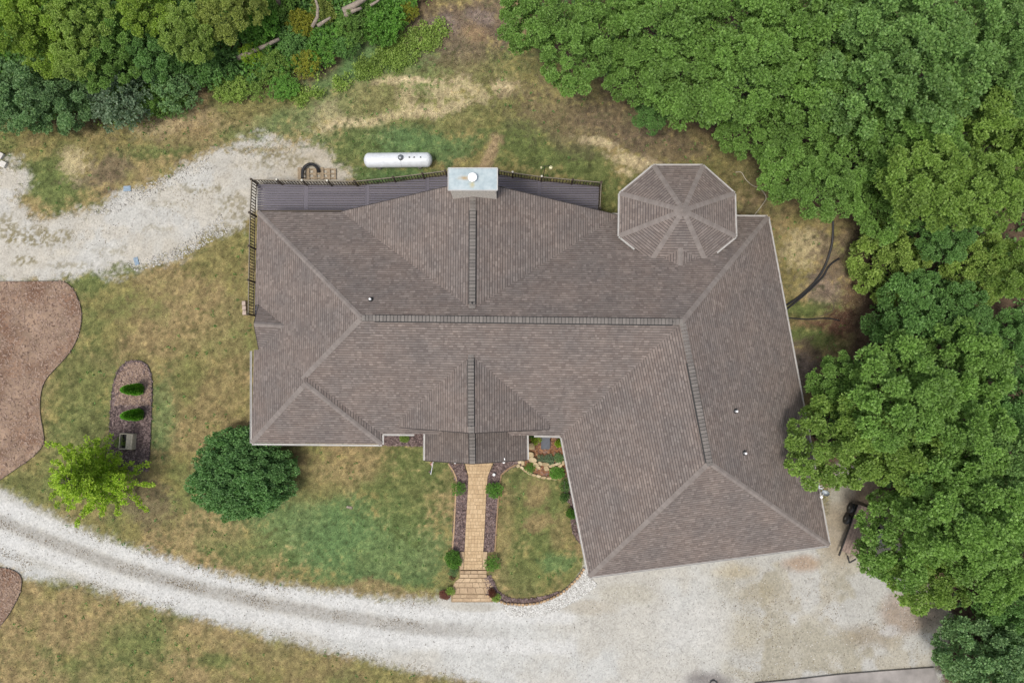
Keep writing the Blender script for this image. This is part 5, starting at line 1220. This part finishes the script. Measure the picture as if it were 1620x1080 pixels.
for a, b_, rz, l in ((2, 247, 1.1, 'pale concrete block cut by the left edge above the gravel'), (7, 261, 1.15, 'pale concrete block at the left edge, lower one of the pair')):
    o = MB().box((0, 0, .1), (.42, .42, .2)).build('concrete_block', M_block); o.location = U(a, b_, 0); o.rotation_euler = (0, 0, rz); tag(o, l, 'block', 'concrete blocks at the left edge')
for a, b_, l in ((720, 731, 'small white garden lamp at the left front of the porch'), (797, 730.5, 'small white garden lamp at the right front of the porch'), (781.5, 750.5, 'white garden lamp in the bed right of the walkway top')):
    p = U(a, b_, .35); o = MB().lathe([(.02, -.35), (.02, -.06), (.10, -.05), (.10, 0), (.04, .03)], (0, 0, .35), 10).build('garden_lamp', M_white); o.location = (p.x, p.y, 0); tag(o, l, 'lamp', 'white garden lamps by the porch')
# concrete pad, bottom right
cp = PXL([(1195, 1080.5), (1250, 1075.5), (1330, 1066.5), (1400, 1061), (1478, 1055.5), (1500, 1130), (1180, 1140)], .16)
o = MB().prism([(q.x, q.y) for q in cp], 0, .16).build('concrete_pad', M_conc); o['kind'] = 'structure'

# ------------------------------------------------------------------ flag on the porch
m_fl, nt, b = nmat('flag_cloth'); tc = node(nt, 'ShaderNodeUVMap'); sx = node(nt, 'ShaderNodeSeparateXYZ'); nt.links.new(tc.outputs[0], sx.inputs[0])
w_ = node(nt, 'ShaderNodeMath', operation='MULTIPLY'); nt.links.new(sx.outputs['Y'], w_.inputs[0]); w_.inputs[1].default_value = 6.5
fr = node(nt, 'ShaderNodeMath', operation='FRACT'); nt.links.new(w_.outputs[0], fr.inputs[0])
stc = ramp(nt, fr.outputs[0], [(.49, (.45, .03, .04)), (.51, (.75, .74, .72))])
l1n = node(nt, 'ShaderNodeMath', operation='LESS_THAN'); nt.links.new(sx.outputs['X'], l1n.inputs[0]); l1n.inputs[1].default_value = .42
l2n = node(nt, 'ShaderNodeMath', operation='GREATER_THAN'); nt.links.new(sx.outputs['Y'], l2n.inputs[0]); l2n.inputs[1].default_value = .46
an = node(nt, 'ShaderNodeMath', operation='MULTIPLY'); nt.links.new(l1n.outputs[0], an.inputs[0]); nt.links.new(l2n.outputs[0], an.inputs[1])
mx = node(nt, 'ShaderNodeMix', data_type='RGBA'); nt.links.new(an.outputs[0], mx.inputs[0]); nt.links.new(stc, mx.inputs[6]); mx.inputs[7].default_value = (.02, .03, .10, 1); nt.links.new(mx.outputs[2], b.inputs['Base Color'])
A_, B_ = U(686.5, 724, 1.9), U(681.5, 750.5, 2.35); A_.z = 1.9; B_.z = 2.35
e = empty('flag', A_, 'furled flag with stripes and navy corner on a white pole at the left porch corner', 'flag')
obj('flag_pole', MB().tube([(0, 0, 0), B_ - A_], .022, 7).mesh('flag_pole', M_white), e)
vs, fs, uv = [], [], []
d = B_ - A_; sdv = d.cross(Vector((0, 0, 1))).normalized()
for i in range(9):
    for j in range(7):
        u_, v_ = i / 8, j / 6; q = d * (.95 - .75 * u_) + Vector((0, 0, -.75 * v_)) + sdv * (.10 * math.sin(u_ * 9 + v_ * 2) * (.4 + v_)) + sdv * .12 * v_; vs.append(q[:]); uv.append((u_, 1 - v_))
for i in range(8):
    for j in range(6): fs.append((i * 7 + j, i * 7 + j + 1, (i + 1) * 7 + j + 1, (i + 1) * 7 + j))
me = bpy.data.meshes.new('flag_cloth'); me.from_pydata(vs, [], fs); ul = me.uv_layers.new()
for lp in me.loops: ul.data[lp.index].uv = uv[lp.vertex_index]
me.materials.append(m_fl); obj('flag_cloth', me, e)

# ------------------------------------------------------------------ dish and antenna on the garage eave
M_dish = simple('pale_blue_grey_paint', (.50, .56, .60), .4, .1, 4)
p = on_plane(1303, 779, WE); e = empty('satellite_dish', p, 'pale grey satellite dish with antenna bars on the east eave of the garage roof', 'satellite dish')
Q_ = lambda a, b_, dz: U(a, b_, p.z + dz) - p
obj('mast', MB().tube([(0, 0, 0), Q_(1303, 777, .55)], .03, 7).mesh('mast', M_grey), e)
dm = MB(); dm.lathe([(.34, .10), (.26, .05), (.14, .015), (.01, 0), (.01, -.012), (.14, .003), (.26, .038), (.345, .09)], (0, 0, 0), 20); do = obj('dish', dm.mesh('dish', M_dish, True), e); do.location = Q_(1305.5, 778, .6); do.rotation_euler = (R_(35), R_(28), R_(-40)); do.scale = (1, .62, 1)
obj('feed_arm', MB().tube([Q_(1304, 779, .6), Q_(1302, 782, .7), Q_(1299, 785.5, .8)], .022, 6).lathe([(.05, -.06), (.09, .05), (.09, .12)], Q_(1298.5, 785.5, .78), 8).mesh('feed_arm', M_white), e)
bm = MB(); b0, b1 = Q_(1304, 776, .65), Q_(1288, 765, .8); bm.beam(b0, b1, .05, .05); obj('boom', bm.mesh('boom', M_dish), e)
for f, L in ((.35, .42), (.62, .55), (.85, .40), (1.0, .7)):
    q = b0.lerp(b1, f); obj('crossbar', MB().tube([q + Vector((-L * .5, -.02, 0)), q + Vector((L * .5, .05, 0))], .018, 5).mesh('crossbar', M_white), e)

# ------------------------------------------------------------------ utility trailer under the tree
ax0, ax1 = U(1327, 869, .5), U(1352, 800, .5); d = (ax1 - ax0).normalized(); nrm = Vector((d.y, -d.x, 0)); ang = math.atan2(d.y, d.x)
c = (ax0 + ax1) / 2 + nrm * .95; e = empty('utility_trailer', (c.x, c.y, 0), 'old flatbed trailer with two black wheels, half hidden under the tree beside the garage', 'trailer', rz=ang)
M_tbed = simple('pinkish_trailer_board', (.24, .18, .15), .9, .35, 5)
for i in range(8): obj('bed_board', MB().box((.1, -.72 + .205 * i, .62), (3.3, .19, .04)).mesh('bed_board', M_tbed), e)
obj('side_rail', MB().box((-.1, .86, .60), (3.6, .07, .14)).box((-.1, -.86, .60), (3.6, .07, .14)).mesh('side_rail', M_black), e)
obj('tongue', MB().beam((-1.7, .3, .55), (-2.1, 0, .5), .07, .08).beam((-1.7, -.3, .55), (-2.1, 0, .5), .07, .08).mesh('tongue', M_black), e)
for x in (.55, 1.32):
    for s in (1, -1):
        w = obj('wheel', MB().lathe([(.19, -.11), (.33, -.10), (.355, -.05), (.355, .05), (.33, .10), (.19, .11)], (x, s * 1.06, .355), 20, 'y').mesh('wheel', M_black, True), e)
        h = obj('hub', MB().lathe([(.20, -.06), (.20, .06), (.08, .115), (.02, .12)] if s > 0 else [(.02, -.12), (.08, -.115), (.20, -.06), (.20, .06)], (x, s * 1.06, .355), 14, 'y').mesh('hub', M_grey), w)

# ------------------------------------------------------------------ logs and bare branches in the thicket
def log(pts, r, z, label, name='fallen_log', cat='log', group='dead logs and branches in the thicket', mat=None):
    P = [U(a, b_, z[i]) for i, (a, b_) in enumerate(pts)]; n_ = len(P)
    return tag(MB().tube(P, [r * (1 - .45 * i / (n_ - 1)) for i in range(n_)], 9).build(name, mat or M_dead, None, True), label, cat, group)
log([(362, 99), (385, 88), (412, 76), (442, 62)], .21, [.5, .8, 1.2, 1.2], 'pale broken log lying through the thicket, torn end towards the grass')
log([(544, 18), (558, 10), (580, -3)], .26, [1.6, 1.8, 2.0], 'thickest bare grey log at the top edge of the thicket'); log([(546, 25), (558, 18), (572, 13)], .18, [1.5, 1.7, 1.7], 'shorter bare log just below the thickest one')
log([(494, 43), (502, 28), (503, 12), (498, -4)], .13, [1.5, 1.8, 2.0, 2.2], 'bent bare branch curving up to the top edge'); log([(503, 41), (512, 35), (523, 28)], .14, [1.5, 1.7, 1.8], 'short bare branch forking off to the right of the bent one'); log([(586, 9), (596, 3), (604, -4)], .10, [1.8, 1.9, 2.0], 'thin bare branch at the top edge, rightmost of the dead wood')
log([(437, -5), (444, 10), (448, 24)], .16, [2.6, 1.4, .2], 'dark bare trunk leaning at the top edge, left of the dead branches', 'bare_trunk', 'trunk', mat=M_bark)
print('script done', len(bpy.data.objects))
